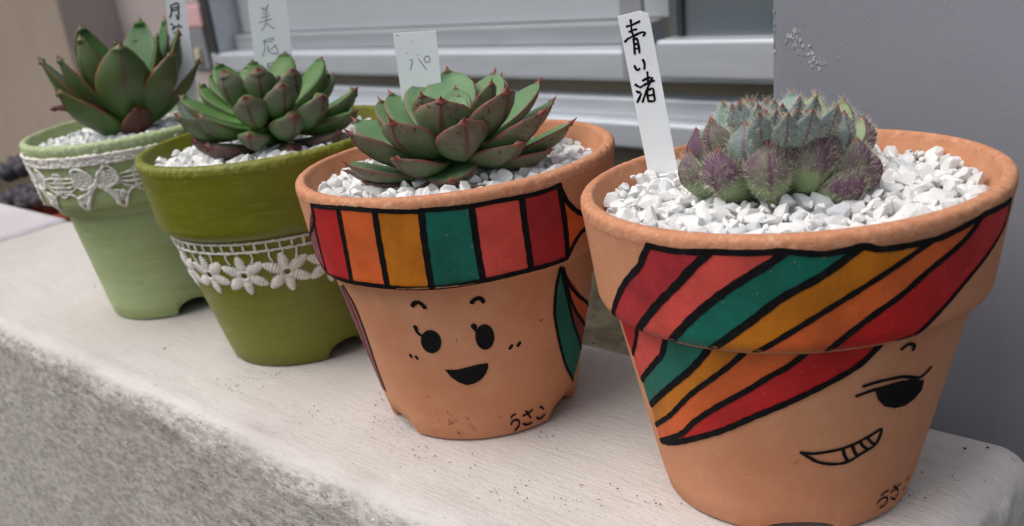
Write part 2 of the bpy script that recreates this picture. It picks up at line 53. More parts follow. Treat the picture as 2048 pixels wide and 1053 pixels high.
LEAVES = {3:[[-0.24477,0.22729,0.08223],[[0.01611,-0.01767,0.00244,0.017,0.0045,{}],[-0.0019,-0.02981,-0.00024,0.014,0.0025,{}],[0.02636,-0.01859,0.0225,0.017,0.0065,{}],[0.00659,-0.03144,0.01308,0.015,0.0055,{}],[-0.01118,-0.03743,0.01208,0.014,0.0035,{}],[0.03333,-0.00265,0.01168,0.017,0.0055,{}],[0.03551,0.02041,0.01378,0.015,0.0045,{}],[0.03438,0.01026,0.0065,0.014,0.0035,{}],[0.00619,-0.03011,0.02423,0.018,0.0075,{}],[-0.03756,-0.01062,0.01904,0.015,0.0065,{}],[-0.00904,-0.036,0.02191,0.014,0.0045,{}],[-0.03895,0.00362,0.02278,0.015,0.0075,{}],[-0.03762,0.00762,0.02454,0.015,0.0075,{}],[-0.03027,0.01522,0.0267,0.015,0.0095,{}],[-0.02462,0.02475,0.02903,0.019,0.0095,{}],[-0.01079,0.03459,0.02644,0.016,0.0095,{}],[-0.00935,0.03605,0.02465,0.013,0.0075,{}],[0.02118,-0.00012,0.02981,0.012,0.0115,{}],[0.03093,-0.00364,0.02856,0.018,0.0105,{}],[0.0115,0.03295,0.02353,0.015,0.0085,{}],[0.01154,0.03923,0.0161,0.015,0.0065,{}],[0.03719,0.0051,0.02032,0.016,0.0065,{}],[-0.01288,0.01654,0.02418,0.011,0.0125,{}],[-0.00571,0.01084,0.0228,0.008,0.0125,{}],[0.01734,-0.01842,0.02842,0.018,0.0105,{}],[0.00858,-0.01837,0.02981,0.011,0.0105,{}],[-0.03533,0.01702,0.02153,0.014,0.0065,{}],[-0.01933,-0.032,0.00732,0.012,0.0005,{'old':1}],[-0.01209,-0.03054,0.00367,0.012,0.0005,{'old':1}],[0.01248,0.03799,0.00049,0.013,0.0015,{'old':1}],[0.02594,-0.01028,-0.00076,0.014,0.0015,{'old':1}],[-0.00357,0.01229,0.01817,0.007,0.0125,{}],[-0.03376,0.00761,0.01741,0.016,0.0075,{}]]],2:[[-0.35994,0.23416,0.08357],[[0.02123,-0.02235,0.02485,0.015,0.0105,{}],[0.02876,-0.0092,0.02712,0.015,0.0115,{}],[0.03659,0.00281,0.02038,0.016,0.0105,{}],[0.03046,-0.00772,0.01453,0.017,0.0085,{}],[0.01746,-0.02178,0.00961,0.014,0.0075,{}],[0.00219,-0.03397,0.02022,0.013,0.0085,{}],[-0.00677,-0.03798,0.02138,0.013,0.0075,{}],[-0.03255,-0.02014,0.0242,0.013,0.0095,{}],[-0.03444,-0.00866,0.02662,0.012,0.0105,{}],[-0.03149,-0.00394,0.03052,0.011,0.0115,{}],[-0.03083,-0.00018,0.03371,0.013,0.0115,{}],[0.00889,-0.02148,0.03449,0.014,0.0125,{}],[-0.02634,0.01506,0.03187,0.013,0.0125,{}],[0.02018,-0.01341,0.03384,0.014,0.0145,{}],[-0.01651,0.02598,0.03304,0.014,0.0125,{}],[0.0244,-0.00043,0.03094,0.014,0.0135,{}],[-0.001,0.03348,0.02946,0.012,0.0115,{}],[-0.00495,0.03727,0.02415,0.011,0.0105,{}],[-0.00249,0.03912,0.02152,0.012,0.0095,{}],[0.03399,0.02232,0.01902,0.013,0.0085,{}],[0.03625,0.01887,0.01081,0.013,0.0075,{}],[0.03684,0.00892,0.00466,0.012,0.002,{'old':1}],[-0.02673,0.0115,0.03008,0.01,0.0125,{}],[0.00181,-0.03348,0.00765,0.013,0.002,{'old':1}],[0.02576,-0.00805,0.00133,0.014,0.002,{'old':1}],[-0.00824,-0.03274,0.01022,0.011,0.001,{'old':1}],[-0.01257,0.01263,0.02458,0.009,0.0155,{}],[0.01283,0.00021,0.02813,0.008,0.0155,{}]]],1:[[-0.47737,0.23209,0.08455],[[0.02338,-0.00762,0.04405,0.025,0.004,{}],[0.02658,0.01699,0.0361,0.022,0.004,{}],[0.014,0.02919,0.0445,0.019,0.005,{}],[-0.01711,0.02184,0.04269,0.02,0.006,{}],[-0.01555,0.02556,0.05115,0.022,0.005,{}],[-0.02702,-0.0012,0.05289,0.02,0.005,{}],[0.00297,-0.01666,0.04992,0.018,0.005,{}],[-0.00374,-0.02716,0.0424,0.016,0.003,{}],[-0.01531,-0.03156,0.04297,0.017,0.003,{}],[0.00315,-0.03535,0.02867,0.02,0.001,{}],[0.01796,0.03521,0.02948,0.012,0.003,{}],[-0.00001,0.03078,0.05037,0.012,0.006,{}],[0.00502,0.02189,0.04384,0.012,0.006,{}],[-0.00695,0.00534,0.04397,0.01,0.007,{}],[-0.00404,0.03257,0.04272,0.014,0.005,{}],[0.02377,-0.00731,0.01477,0.015,-0.002,{'dead':1}],[-0.00023,-0.03933,0.01973,0.012,0.005,{'dead':2}]]],4:[[-0.13889,0.24021,0.08045],[[-0.00158,-0.02317,0.01725,0.012,0.002,{}],[0.01,-0.02025,0.01872,0.013,0.002,{}],[0.02384,-0.00716,0.01034,0.013,0.001,{}],[-0.01083,-0.02113,0.01583,0.011,0.002,{}],[-0.00645,-0.01851,0.02351,0.011,0.005,{}],[0.00382,-0.01962,0.02302,0.012,0.005,{}],[0.0108,-0.0156,0.02428,0.012,0.006,{}],[0.01803,-0.01138,0.02105,0.014,0.004,{}],[0.02329,-0.00391,0.0162,0.012,0.003,{}],[-0.01058,-0.01863,0.02088,0.01,0.003,{}],[-0.01952,0.00728,0.02182,0.009,0.006,{}],[-0.00001,-0.01622,0.02703,0.01,0.008,{}],[0.00739,-0.01665,0.02513,0.009,0.009,{}],[0.01492,-0.01171,0.02429,0.011,0.008,{}],[0.02001,-0.00377,0.02251,0.012,0.006,{}],[0.01299,0.01999,0.01552,0.012,0.005,{}],[0.02455,-0.00091,0.01265,0.013,0.002,{}],[0.00005,-0.01059,0.0265,0.009,0.007,{}],[-0.01638,0.01352,0.02119,0.009,0.006,{}],[0.00538,-0.01674,0.0265,0.008,0.009,{}],[0.00331,-0.0094,0.0265,0.009,0.007,{}],[0.00716,-0.01257,0.0265,0.008,0.009,{}],[0.01105,-0.01561,0.0265,0.008,0.01,{}],[0.01724,-0.01985,0.0265,0.008,0.01,{}],[0.02164,-0.02104,0.0265,0.008,0.009,{}],[-0.00633,0.01962,0.02215,0.011,0.007,{}],[-0.00034,0.0211,0.0214,0.01,0.007,{}],[0.02441,-0.01516,0.0265,0.009,0.007,{}],[0.0073,0.02069,0.01999,0.01,0.006,{}],[0.01128,-0.00822,0.0265,0.008,0.008,{}],[-0.00135,-0.01731,0.0265,0.009,0.006,{}],[0.01476,-0.00666,0.0265,0.008,0.008,{}],[0.01345,-0.0225,0.0265,0.007,0.01,{}],[0.01764,-0.02456,0.0265,0.007,0.01,{}],[0.01078,-0.02531,0.0265,0.008,0.009,{}]]]}
LABELS = [{'pot':4,'base':[-0.17409,0.24104,0.08334],'ex':[0.81066,0.58551,0],'ey':[0,0,1],'n':[0.58551,-0.81066,0],'corners':[[-0.00985,0.04346],[-0.00375,0.04408],[-0.00183,0.04319],[-0.0012,0.04014],[0.00424,-0.00085],[-0.00392,-0.00078]],'strokes':[[[-0.00754,0.04053],[-0.00608,0.04078],[-0.0042,0.0414]],[[-0.00645,0.04203],[-0.0064,0.0406],[-0.00638,0.0393]],[[-0.00697,0.03907],[-0.00603,0.03938],[-0.00514,0.03949]],[[-0.00821,0.03669],[-0.00738,0.03733],[-0.0058,0.03792],[-0.00379,0.03854],[-0.00283,0.03828],[-0.00331,0.03761]],[[-0.00639,0.03908],[-0.00593,0.03794],[-0.00579,0.03727]],[[-0.00598,0.03707],[-0.00591,0.03509],[-0.00585,0.03306]],[[-0.0059,0.03693],[-0.00506,0.037],[-0.00475,0.03539],[-0.0046,0.03326]],[[-0.0058,0.0356],[-0.00478,0.0357]],[[-0.00586,0.03443],[-0.00471,0.0345]],[[-0.00611,0.02998],[-0.00572,0.02904],[-0.00511,0.02866],[-0.00482,0.02911]],[[-0.00382,0.0313],[-0.00343,0.03028],[-0.00355,0.02883]],[[-0.00608,0.02486],[-0.00566,0.02445],[-0.00518,0.02421]],[[-0.00596,0.02312],[-0.00544,0.02265],[-0.00508,0.02275]],[[-0.00475,0.02221],[-0.0053,0.02113],[-0.0059,0.02006]],[[-0.00411,0.02576],[-0.00311,0.02618],[-0.0022,0.02639]],[[-0.0028,0.02785],[-0.00274,0.02627],[-0.00265,0.02455]],[[-0.00492,0.02396],[-0.00318,0.02479],[-0.0011,0.0254]],[[-0.00159,0.02614],[-0.00252,0.02445],[-0.00353,0.0223],[-0.00446,0.02003]],[[-0.00314,0.0228],[-0.00308,0.02134],[-0.00289,0.01995]],[[-0.00305,0.02292],[-0.00155,0.02334],[-0.00137,0.0216],[-0.00127,0.01995],[-0.00288,0.02004]],[[-0.00303,0.02147],[-0.00136,0.02169]]],'w':0.00063},{'pot':3,'base':[-0.27338,0.2404,0.08027],'ex':[0.66037,0.75094,0],'ey':[0,0,1],'n':[0.75094,-0.66037,0],'corners':[[-0.0054,0.04476],[0.00913,0.04338],[0.0081,0.00964],[-0.0058,0.01069]],'strokes':[[[-0.00096,0.03537],[-0.00021,0.03514],[-0.00049,0.03387],[-0.00137,0.0319]],[[0.00198,0.03528],[0.00296,0.03347],[0.00411,0.03143]],[[0.00582,0.03451],[0.00566,0.03408],[0.00534,0.03377],[0.00493,0.03363],[0.0045,0.03369],[0.00414,0.03395],[0.00392,0.03434],[0.00389,0.0348],[0.00405,0.03523],[0.00436,0.03555],[0.00478,0.03569],[0.00521,0.03562],[0.00557,0.03537],[0.00579,0.03497],[0.00582,0.03451]],[[-0.00122,0.02593],[-0.00071,0.02565],[-0.00074,0.02464]],[[-0.00422,0.04398],[-0.00376,0.04379]],[[-0.00173,0.03771],[-0.00166,0.03765]],[[0.00188,0.0366],[0.00194,0.03652]],[[0.00039,0.04125],[0.00047,0.04117]]],'w':0.00033},{'pot':2,'base':[-0.38287,0.25114,0.08139],'ex':[0.54848,0.83616,0],'ey':[0,0,1],'n':[0.83616,-0.54848,0],'corners':[[0.00054,0.06938],[0.01643,0.06732],[0.01144,0.0059],[-0.00465,0.00739]],'strokes':[[[0.00486,0.05375],[0.00524,0.05324]],[[0.00767,0.05461],[0.00669,0.05325]],[[0.0046,0.05328],[0.00702,0.05332]],[[0.0049,0.05238],[0.00718,0.05247]],[[0.00456,0.05121],[0.00722,0.0514]],[[0.00391,0.04988],[0.00732,0.05031]],[[0.00627,0.05277],[0.00579,0.04964]],[[0.00227,0.04822],[0.00787,0.0487]],[[0.00586,0.04917],[0.00469,0.0466],[0.00288,0.04489]],[[0.0054,0.04771],[0.00686,0.0461],[0.00853,0.04475]],[[0.00268,0.04074],[0.00718,0.04125]],[[0.00718,0.04125],[0.00675,0.04039]],[[0.00272,0.04011],[0.00644,0.03997]],[[0.00328,0.04049],[0.00264,0.03732],[0.0011,0.03459]],[[0.00421,0.03862],[0.00397,0.03632],[0.00532,0.03522],[0.00791,0.03504],[0.00727,0.03843]],[[0.00753,0.03808],[0.00463,0.03668]],[[0.00263,0.03134],[0.00239,0.02948]],[[0.00263,0.03134],[0.00581,0.03113],[0.0053,0.02804]],[[0.0027,0.03038],[0.00549,0.03017]],[[0.00252,0.02946],[0.00531,0.02925]]],'w':0.00036},{'pot':1,'base':[-0.47419,0.25935,0.08353],'ex':[0.47985,0.87735,0],'ey':[0,0,1],'n':[0.87735,-0.47985,0],'corners':[[0.00473,0.06747],[0.00643,0.06948],[0.01413,0.06828],[0.00815,0.00594],[-0.00237,0.00661]],'strokes':[[[0.00561,0.05569],[0.00556,0.05385],[0.00493,0.05178],[0.00394,0.05008]],[[0.00639,0.05557],[0.00922,0.05588],[0.00887,0.053],[0.00775,0.04868],[0.00705,0.05081]],[[0.00605,0.05414],[0.00851,0.05424]],[[0.00561,0.05297],[0.00807,0.05307]],[[0.00373,0.04715],[0.00431,0.04659],[0.00459,0.04529]],[[0.00359,0.04451],[0.00522,0.04518]],[[0.00716,0.04643],[0.00752,0.0459],[0.00789,0.04537]],[[0.0082,0.04532],[0.00854,0.04463]],[[0.00537,0.04579],[0.00687,0.04522]]],'w':0.0008}]
POTS = {1:{'c':[-0.46937,0.22809],'s':1.01864,'R':0.0522,'rb':0.0488,'bt':0.0405,'r0':0.0312},2:{'c':[-0.35594,0.23016],'s':0.99251,'R':0.0545,'rb':0.052,'bt':0.0472,'r0':0.0334},3:{'c':[-0.24377,0.22529],'s':0.97888,'R':0.0525,'rb':0.0502,'bt':0.0455,'r0':0.0333},4:{'c':[-0.13339,0.23521],'s':0.96347,'R':0.0525,'rb':0.05,'bt':0.0455,'r0':0.0333}}
CRUMBS = [[-0.5358,0.2139,1,0],[-0.4064,0.1859,1,0],[-0.2391,0.2843,1,0],[-0.0995,0.2723,1,0],[-0.095,0.2759,1,0],[-0.3412,0.1815,22,0.006],[-0.3343,0.1992,10,0.004],[-0.3669,0.1982,10,0.005],[-0.2609,0.1907,18,0.006],[-0.2904,0.1816,12,0.006],[-0.2733,0.2062,10,0.005],[-0.153,0.201,10,0.005],[-0.2191,0.1845,14,0.009],[-0.0964,0.2552,8,0.006],[-0.4517,0.2029,8,0.005],[-0.2336,0.285,6,0.006],[-0.2067,0.2161,8,0.003],[-0.0993,0.2439,8,0.003],[-0.2336,0.1848,10,0.004],[-0.1932,0.1802,16,0.008],[-0.1695,0.1929,10,0.008],[-0.3318,0.1924,12,0.004],[-0.3218,0.2317,8,0.006],[-0.4582,0.2298,8,0.006]]

rnd = random.Random(7)
nrg = np.random.default_rng(5)

# ------------------------------------------------------------------ helpers
def srgb(r, g, b, k=1.0):
    f = lambda c: ((c / 255.0) / 12.92 if c <= 10 else ((c / 255.0 + 0.055) / 1.055) ** 2.4)
    return (f(r) * k, f(g) * k, f(b) * k, 1.0)

class Mat:
    """small node builder"""
    def __init__(s, name, rough=0.8, spec=0.3):
        s.m = bpy.data.materials.new(name); s.m.use_nodes = True
        s.t = s.m.node_tree; s.b = s.t.nodes["Principled BSDF"]
        s.b.inputs['Roughness'].default_value = rough
        s.b.inputs['Specular IOR Level'].default_value = spec
        s.tc = s.t.nodes.new("ShaderNodeTexCoord")
    def put(s, sock, v):
        if hasattr(v, 'is_output'): s.t.links.new(v, sock)
        elif isinstance(v, (tuple, list)) and len(v) == 3 and sock.type == 'RGBA': sock.default_value = (*v, 1)
        else: sock.default_value = v
    def set(s, nm, v): s.put(s.b.inputs[nm], v); return s
    def noise(s, scale, detail=4, rough=0.55, stretch=None, dist=0.0, coord='Object', w=None):
        n = s.t.nodes.new("ShaderNodeTexNoise"); n.inputs['Scale'].default_value = scale
        n.inputs['Detail'].default_value = detail; n.inputs['Roughness'].default_value = rough; n.inputs['Distortion'].default_value = dist
        v = s.tc.outputs[coord]
        if stretch: v = s.mapping(v, stretch)
        s.t.links.new(v, n.inputs['Vector'])
        return n.outputs[0]
    def mapping(s, v, sc):
        mp = s.t.nodes.new("ShaderNodeMapping"); mp.inputs['Scale'].default_value = sc
        s.t.links.new(v, mp.inputs['Vector']); return mp.outputs[0]
    def voronoi(s, scale, feature='F1', stretch=None, rand=1.0):
        n = s.t.nodes.new("ShaderNodeTexVoronoi"); n.feature = feature; n.inputs['Scale'].default_value = scale
        n.inputs['Randomness'].default_value = rand
        v = s.tc.outputs['Object']
        if stretch: v = s.mapping(v, stretch)
        s.t.links.new(v, n.inputs['Vector']); return n.outputs[0]
    def attr(s, nm):
        n = s.t.nodes.new("ShaderNodeAttribute"); n.attribute_name = nm; return n.outputs['Fac']
    def rand(s): return s.t.nodes.new("ShaderNodeObjectInfo").outputs['Random']
    def math(s, op, a, b=0.0, clamp=False):
        n = s.t.nodes.new("ShaderNodeMath"); n.operation = op; n.use_clamp = clamp
        s.put(n.inputs[0], a); s.put(n.inputs[1], b); return n.outputs[0]
    def rng(s, v, a, b, c=0.0, d=1.0):
        n = s.t.nodes.new("ShaderNodeMapRange"); n.interpolation_type = 'SMOOTHSTEP'
        s.put(n.inputs[0], v); s.put(n.inputs[1], a); s.put(n.inputs[2], b); s.put(n.inputs[3], c); s.put(n.inputs[4], d); return n.outputs[0]
    def mix(s, f, a, b, mode='MIX'):
        n = s.t.nodes.new("ShaderNodeMix"); n.data_type = 'RGBA'; n.blend_type = mode
        s.put(n.inputs[0], f); s.put(n.inputs[6], a); s.put(n.inputs[7], b); return n.outputs[2]
    def mul(s, a, b, clamp=False): return s.math('MULTIPLY', a, b, clamp)
    def bump(s, h, strength=0.3, dist=0.001, prev=None):
        n = s.t.nodes.new("ShaderNodeBump"); n.inputs['Strength'].default_value = strength; n.inputs['Distance'].default_value = dist
        s.put(n.inputs['Height'], h)
        if prev is not None: s.t.links.new(prev, n.inputs['Normal'])
        s.t.links.new(n.outputs[0], s.b.inputs['Normal']); return n.outputs[0]

def obj(name, mesh, mat=None, parent=None):
    o = bpy.data.objects.new(name, mesh); COL.objects.link(o)
    if mat is not None and not mesh.materials: mesh.materials.append(mat.m)
    if parent is not None: o.parent = parent
    return o
def tag(o, label, cat, group=None, kind=None):
    if label: o['label'] = label
    if cat: o['category'] = cat
    if group: o['group'] = group
    if kind: o['kind'] = kind
    return o
def thing(name, loc, label, cat, group=None, rot=(0, 0, 0)):
    o = bpy.data.objects.new(name, None); COL.objects.link(o); o.location = loc; o.rotation_euler = rot
    o.empty_display_size = 0.01
    return tag(o, label, cat, group)
def meshpy(name, v, f, smooth=True):
    me = bpy.data.meshes.new(name); me.from_pydata([tuple(map(float, q)) for q in v], [], [tuple(map(int, q)) for q in f]); me.update()
    if smooth: me.polygons.foreach_set("use_smooth", [True] * len(me.polygons))
    return me
def grid_faces(nu, nv, off=0, wrap=False):
    f = []
    for i in range(nu - 1):
        for j in range(nv if wrap else nv - 1):
            a = off + i * nv + j; b = off + i * nv + (j + 1) % nv
            f.append((a, b, b + nv, a + nv))
    return f
def hash3(ix, iy, iz):
    h = (ix * 374761393 + iy * 668265263 + iz * 2147483647) & 0xffffffff
    h = ((h ^ (h >> 13)) * 1274126177) & 0xffffffff
    return ((h ^ (h >> 16)) & 0xffff) / 65535.0
def vnoise(P, scale):
    """value noise -1..1 of points (n,3)"""
    P = np.asarray(P, float) * scale + 1000.0
    i = np.floor(P).astype(np.int64); f = P - i; f = f * f * (3 - 2 * f); r = 0
    for a in (0, 1):
        for b in (0, 1):
            for c in (0, 1):
                w = (f[:, 0] if a else 1 - f[:, 0]) * (f[:, 1] if b else 1 - f[:, 1]) * (f[:, 2] if c else 1 - f[:, 2])
                r = r + w * hash3(i[:, 0] + a, i[:, 1] + b, i[:, 2] + c)
    return r * 2 - 1
def fbm(P, scale, oct=3):
    r = 0; a = 1
    for k in range(oct): r = r + a * vnoise(P, scale * 2.03 ** k); a *= 0.5
    return r
def box_bm(bm, x0, x1, y0, y1, z0, z1, bev=0.0, seg=2):
    b2 = bmesh.new()
    bmesh.ops.create_cube(b2, size=1)
    for v in b2.verts: v.co = Vector((x0 + (v.co.x + .5) * (x1 - x0), y0 + (v.co.y + .5) * (y1 - y0), z0 + (v.co.z + .5) * (z1 - z0)))
    if bev: bmesh.ops.bevel(b2, geom=list(b2.edges), offset=bev, segments=seg, affect='EDGES', profile=0.5)
    me = bpy.data.meshes.new("t"); b2.to_mesh(me); b2.free(); bm.from_mesh(me); bpy.data.meshes.remove(me)
def box(name, dims, mat, parent=None, bev=0.0, seg=2):
    bm = bmesh.new(); box_bm(bm, *dims, bev=bev, seg=seg)
    me = bpy.data.meshes.new(name); bm.to_mesh(me); bm.free()
    return obj(name, me, mat, parent)
def tube(paths, r=0.0005, sides=6, lump=0.0):
    """paths of world points -> one mesh of tubes"""
    V, F = [], []
    for pts in paths:
        P = [Vector(q) for q in pts]; n = len(P); off = len(V)
        for i, p in enumerate(P):
            t = (P[min(i + 1, n - 1)] - P[max(i - 1, 0)]).normalized()
            a = t.orthogonal().normalized() if i == 0 else (a - t * a.dot(t)).normalized()
            b = t.cross(a)
            rr = r * (1 + lump * rnd.uniform(-1, 1)) * (0.75 if i in (0, n - 1) else 1)
            for k in range(sides):
                c = 2 * math.pi * k / sides
                V.append(p + (a * math.cos(c) + b * math.sin(c)) * rr)
        F += grid_faces(n, sides, off, True)
        F += [tuple(off + k for k in range(sides))[::-1], tuple(off + (n - 1) * sides + k for k in range(sides))]
    return V, F

# ------------------------------------------------------------------ materials
M = {}
def terracotta(name, base, dark, pale, rough=0.85, bumpk=0.35, streak=False, spec=0.25):
    q = Mat(name, rough, spec)
    n1 = q.noise(38, 5, 0.6); n2 = q.noise(420, 4, 0.65); n3 = q.noise(110, 3, 0.5)
    c = q.mix(q.rng(n1, .35, .7), base, dark)
    c = q.mix(q.mul(q.rng(n3, .52, .75), .22), c, pale)
    c = q.mix(q.mul(q.rng(n2, .56, .72), .35), c, dark)
    pits = q.rng(q.noise(900, 2, .5), .70, .78)
    c = q.mix(q.mul(pits, .5), c, tuple(x * .45 for x in dark[:3]))
    q.set('Base Color', c)
    lp = q.attr('lip'); ln = q.noise(520, 5, .75)
    c = q.mix(q.mul(lp, q.rng(ln, .46, .62)), c, srgb(190, 128, 96)); c = q.mix(q.mul(q.mul(lp, q.rng(ln, .46, .36)), .8), c, srgb(214, 162, 132)); q.set('Base Color', c)
    b = q.bump(q.math('ADD', q.math('ADD', q.mul(n2, .5), q.noise(1500, 3, .6)), q.mul(q.mul(lp, ln), 2.2)), bumpk, .0004)
    q.bump(q.noise(60, 3, .5), .25, .0012, b)
    return q
M['terracotta'] = terracotta('terracotta', srgb(199, 141, 106), srgb(190, 128, 92), srgb(210, 160, 128))
def painted(name, base, dark, pale, rough, spec, stretchz=18):
    q = Mat(name, rough, spec)
    n1 = q.noise(16, 5, .6, (1, 1, 5)); n2 = q.noise(90, 4, .6, (1, 1, 7)); n3 = q.noise(500, 3, .6)
    c = q.mix(q.mul(q.rng(n1, .38, .68), .6), base, dark)
    c = q.mix(q.mul(q.rng(n2, .5, .72), .45), c, pale)
    lp = q.attr('lip'); ln = q.noise(420, 5, .75)
    c = q.mix(q.mul(q.mul(lp, q.rng(ln, .45, .6)), .6), c, tuple(x * 1.35 + .02 for x in pale[:3])); c = q.mix(q.mul(lp, q.rng(q.noise(160, 3, .6), .68, .72)), c, srgb(196, 132, 92))
    q.set('Base Color', c)
    q.set('Roughness', q.rng(n2, .3, .7, rough - .06, rough + .12))
    b = q.bump(q.noise(150, 4, .6, (1, 1, 6)), .12, .0004)
    b = q.bump(n3, .22, .0003, b); q.bump(q.mul(lp, ln), .6, .0008, b)
    return q
M['olive_paint'] = painted('olive_paint', srgb(110, 113, 16), srgb(96, 101, 8), srgb(128, 128, 42), .42, .5)
M['pale_green_paint'] = painted('pale_green_paint', srgb(158, 172, 124), srgb(138, 150, 84), srgb(176, 188, 152), .5, .4)
def ink(name, c, k=1.0):
    q = Mat(name, .62, .3)
    n = q.noise(70, 4, .6); n2 = q.noise(320, 4, .7, (1, 1, .35))
    col = q.mix(q.rng(n, .35, .7), c, tuple(x * .68 for x in c[:3]))
    col = q.mix(q.mul(q.rng(n2, .55, .75), .3), col, tuple(min(1, x * 1.25 + .02) for x in c[:3]))
    col = q.mix(q.mul(q.rng(q.noise(1100, 2, .5), .70, .76), .5), col, srgb(205, 140, 105))
    q.set('Base Color', col); q.bump(q.noise(1300, 3, .6), .3, .0003); return q
M['red'] = ink('red_ink', srgb(186, 30, 32)); M['orange'] = ink('orange_ink', srgb(212, 98, 44)); M['amber'] = ink('amber_ink', srgb(194, 114, 20))
M['green'] = ink('green_ink', srgb(14, 102, 86)); M['coral'] = ink('coral_ink', srgb(214, 80, 70)); M['crimson'] = ink('crimson_ink', srgb(170, 44, 52))
M['maroon'] = ink('maroon_ink', srgb(132, 54, 52)); M['plum'] = ink('plum_ink', srgb(136, 70, 76))
q = M['marker'] = Mat('black_marker', .8, .08)
q.set('Base Color', q.mix(q.rng(q.noise(400, 3, .6), .5, .75), (.008, .0075, .0085), (.016, .015, .015)))
q = M['grey_ink'] = Mat('faded_pen', .6, .2); q.set('Base Color', q.mix(q.rng(q.noise(500, 3), .4, .7), srgb(140, 132, 158), srgb(165, 160, 182)))
q = M['dark_ink'] = Mat('dark_pen', .6, .2); q.set('Base Color', q.mix(q.rng(q.noise(500, 3), .4, .7), srgb(40, 38, 50), srgb(70, 70, 82)))
q = M['label'] = Mat('white_plastic', .45, .4); q.set('Base Color', q.mix(q.rng(q.noise(60, 4), .4, .7), srgb(246, 248, 250), srgb(240, 243, 246)))
q.set('Subsurface Weight', .1); q.set('Subsurface Radius', (.002, .002, .002)); q.set('Subsurface Scale', 1.0)
q = M['lace'] = Mat('cotton_lace', .95, .1)
q.set('Base Color', q.mix(q.rng(q.noise(300, 3), .35, .7), srgb(235, 230, 222), srgb(215, 208, 198))); q.bump(q.noise(1600, 3, .7), .6, .0005)
q = M['stone'] = Mat('white_stone', .8, .25)
c = q.mix(q.rng(q.rand(), .0, 1.), srgb(250, 249, 246), srgb(236, 234, 230))
c = q.mix(q.mul(q.rng(q.noise(160, 4, .6), .5, .75), .45), c, srgb(205, 200, 194))
c = q.mix(q.mul(q.rng(q.rand(), .86, .9), .5), c, srgb(196, 204, 212))
q.set('Base Color', c); q.bump(q.noise(700, 4, .65), .5, .0006)
q.set('Subsurface Weight', .12); q.set('Subsurface Radius', (.002, .002, .002)); q.set('Subsurface Scale', 1.0)

def leaf_mat(name, base, mid, tipc, edgec, lowc, speck, keel, rough=.45, tipstart=.93, edge0=.86, lowamt=.75, bloom=.3, sss=.12, lowstart=(.15, .6)):
    q = Mat(name, rough, .35)
    al, ed, lo = q.attr('along'), q.attr('edge'), q.attr('low')
    n = q.noise(130, 4, .6); nf = q.noise(900, 3, .6); nm = q.noise(620, 4, .7); SPK = 1.0 if name == 'glaucous_leaf' else .4
    c = q.mix(q.math('ADD', q.rng(al, .05, .5), q.mul(q.math('SUBTRACT', n, .5), .5), True), base, mid)
    blo = q.mul(q.rng(n, .4, .72), bloom); c = q.mix(blo, c, tuple(min(1, x * 1.5 + .03) for x in mid[:3]))
    lw = q.mul(q.mul(lo, q.rng(al, *lowstart)), lowamt)
    lw2 = q.mul(lw, q.rng(n, .3, .62, .55, 1.0))
    c = q.mix(lw2, c, lowc)
    sp = q.mul(q.rng(nm, .55, .63), q.math('ADD', q.mul(lw, SPK), q.mul(q.rng(al, .55, .95), SPK * .3)), True)
    c = q.mix(sp, c, speck)
    kl = q.mul(q.mul(q.mul(lo, q.rng(ed, .16, .03)), q.rng(al, .4, .8)), .75)
    c = q.mix(kl, c, keel)
    e2 = q.mul(q.rng(ed, edge0, .99), q.rng(al, .3, .62)); c = q.mix(q.mul(e2, .85), c, edgec)
    c = q.mix(q.rng(al, tipstart - .04, tipstart + .03), c, tipc)
    # every leaf a little different
    c = q.mix(q.mul(q.rand(), .18), c, lowc)
    q.set('Base Color', c)
    q.set('Roughness', q.rng(nf, .3, .7, rough - .07, rough + .13))
    q.bump(nf, .12, .0004)
    q.set('Subsurface Weight', sss); q.set('Subsurface Radius', (.002, .003, .001)); q.set('Subsurface Scale', 1.0)
    return q
M['leaf3'] = leaf_mat('glaucous_leaf', srgb(92, 142, 48), srgb(98, 134, 92), srgb(140, 50, 52), srgb(136, 58, 64), srgb(106, 78, 72), srgb(88, 40, 42), srgb(88, 28, 32), tipstart=.945, bloom=.25, lowamt=.8, lowstart=(.35, .95), edge0=.91)
M['leaf2'] = leaf_mat('fleshy_leaf', srgb(58, 138, 12), srgb(80, 116, 58), srgb(112, 40, 48), srgb(104, 68, 66), srgb(100, 90, 86), srgb(84, 58, 60), srgb(76, 28, 34), edge0=.95, lowamt=.8, lowstart=(.62, .93), tipstart=.965, bloom=.25)
M['leaf1'] = leaf_mat('bronze_green_leaf', srgb(84, 128, 44), srgb(56, 98, 46), srgb(122, 46, 38), srgb(132, 72, 44), srgb(94, 76, 56), srgb(92, 60, 50), srgb(84, 62, 48), edge0=.93, lowamt=.5, bloom=.15, tipstart=.98, rough=.38)
M['leaf4'] = leaf_mat('velvet_leaf', srgb(132, 164, 92), srgb(126, 150, 142), srgb(142, 66, 42), srgb(130, 138, 134), srgb(110, 98, 120), srgb(104, 82, 104), srgb(108, 80, 100), rough=.7, tipstart=.97, edge0=.97, lowamt=.5, lowstart=(.62, .95))
M['leaf4p'] = leaf_mat('velvet_purple_leaf', srgb(142, 170, 92), srgb(136, 156, 112), srgb(150, 62, 44), srgb(104, 72, 90), srgb(98, 66, 88), srgb(80, 42, 66), srgb(88, 50, 72), rough=.7, tipstart=.972, edge0=.97, lowamt=.97, lowstart=(.57, .74), bloom=.08)
M['leaf_old'] = leaf_mat('old_leaf', srgb(82, 88, 56), srgb(98, 92, 80), srgb(88, 44, 40), srgb(104, 66, 64), srgb(92, 76, 72), srgb(76, 50, 50), srgb(76, 42, 42))
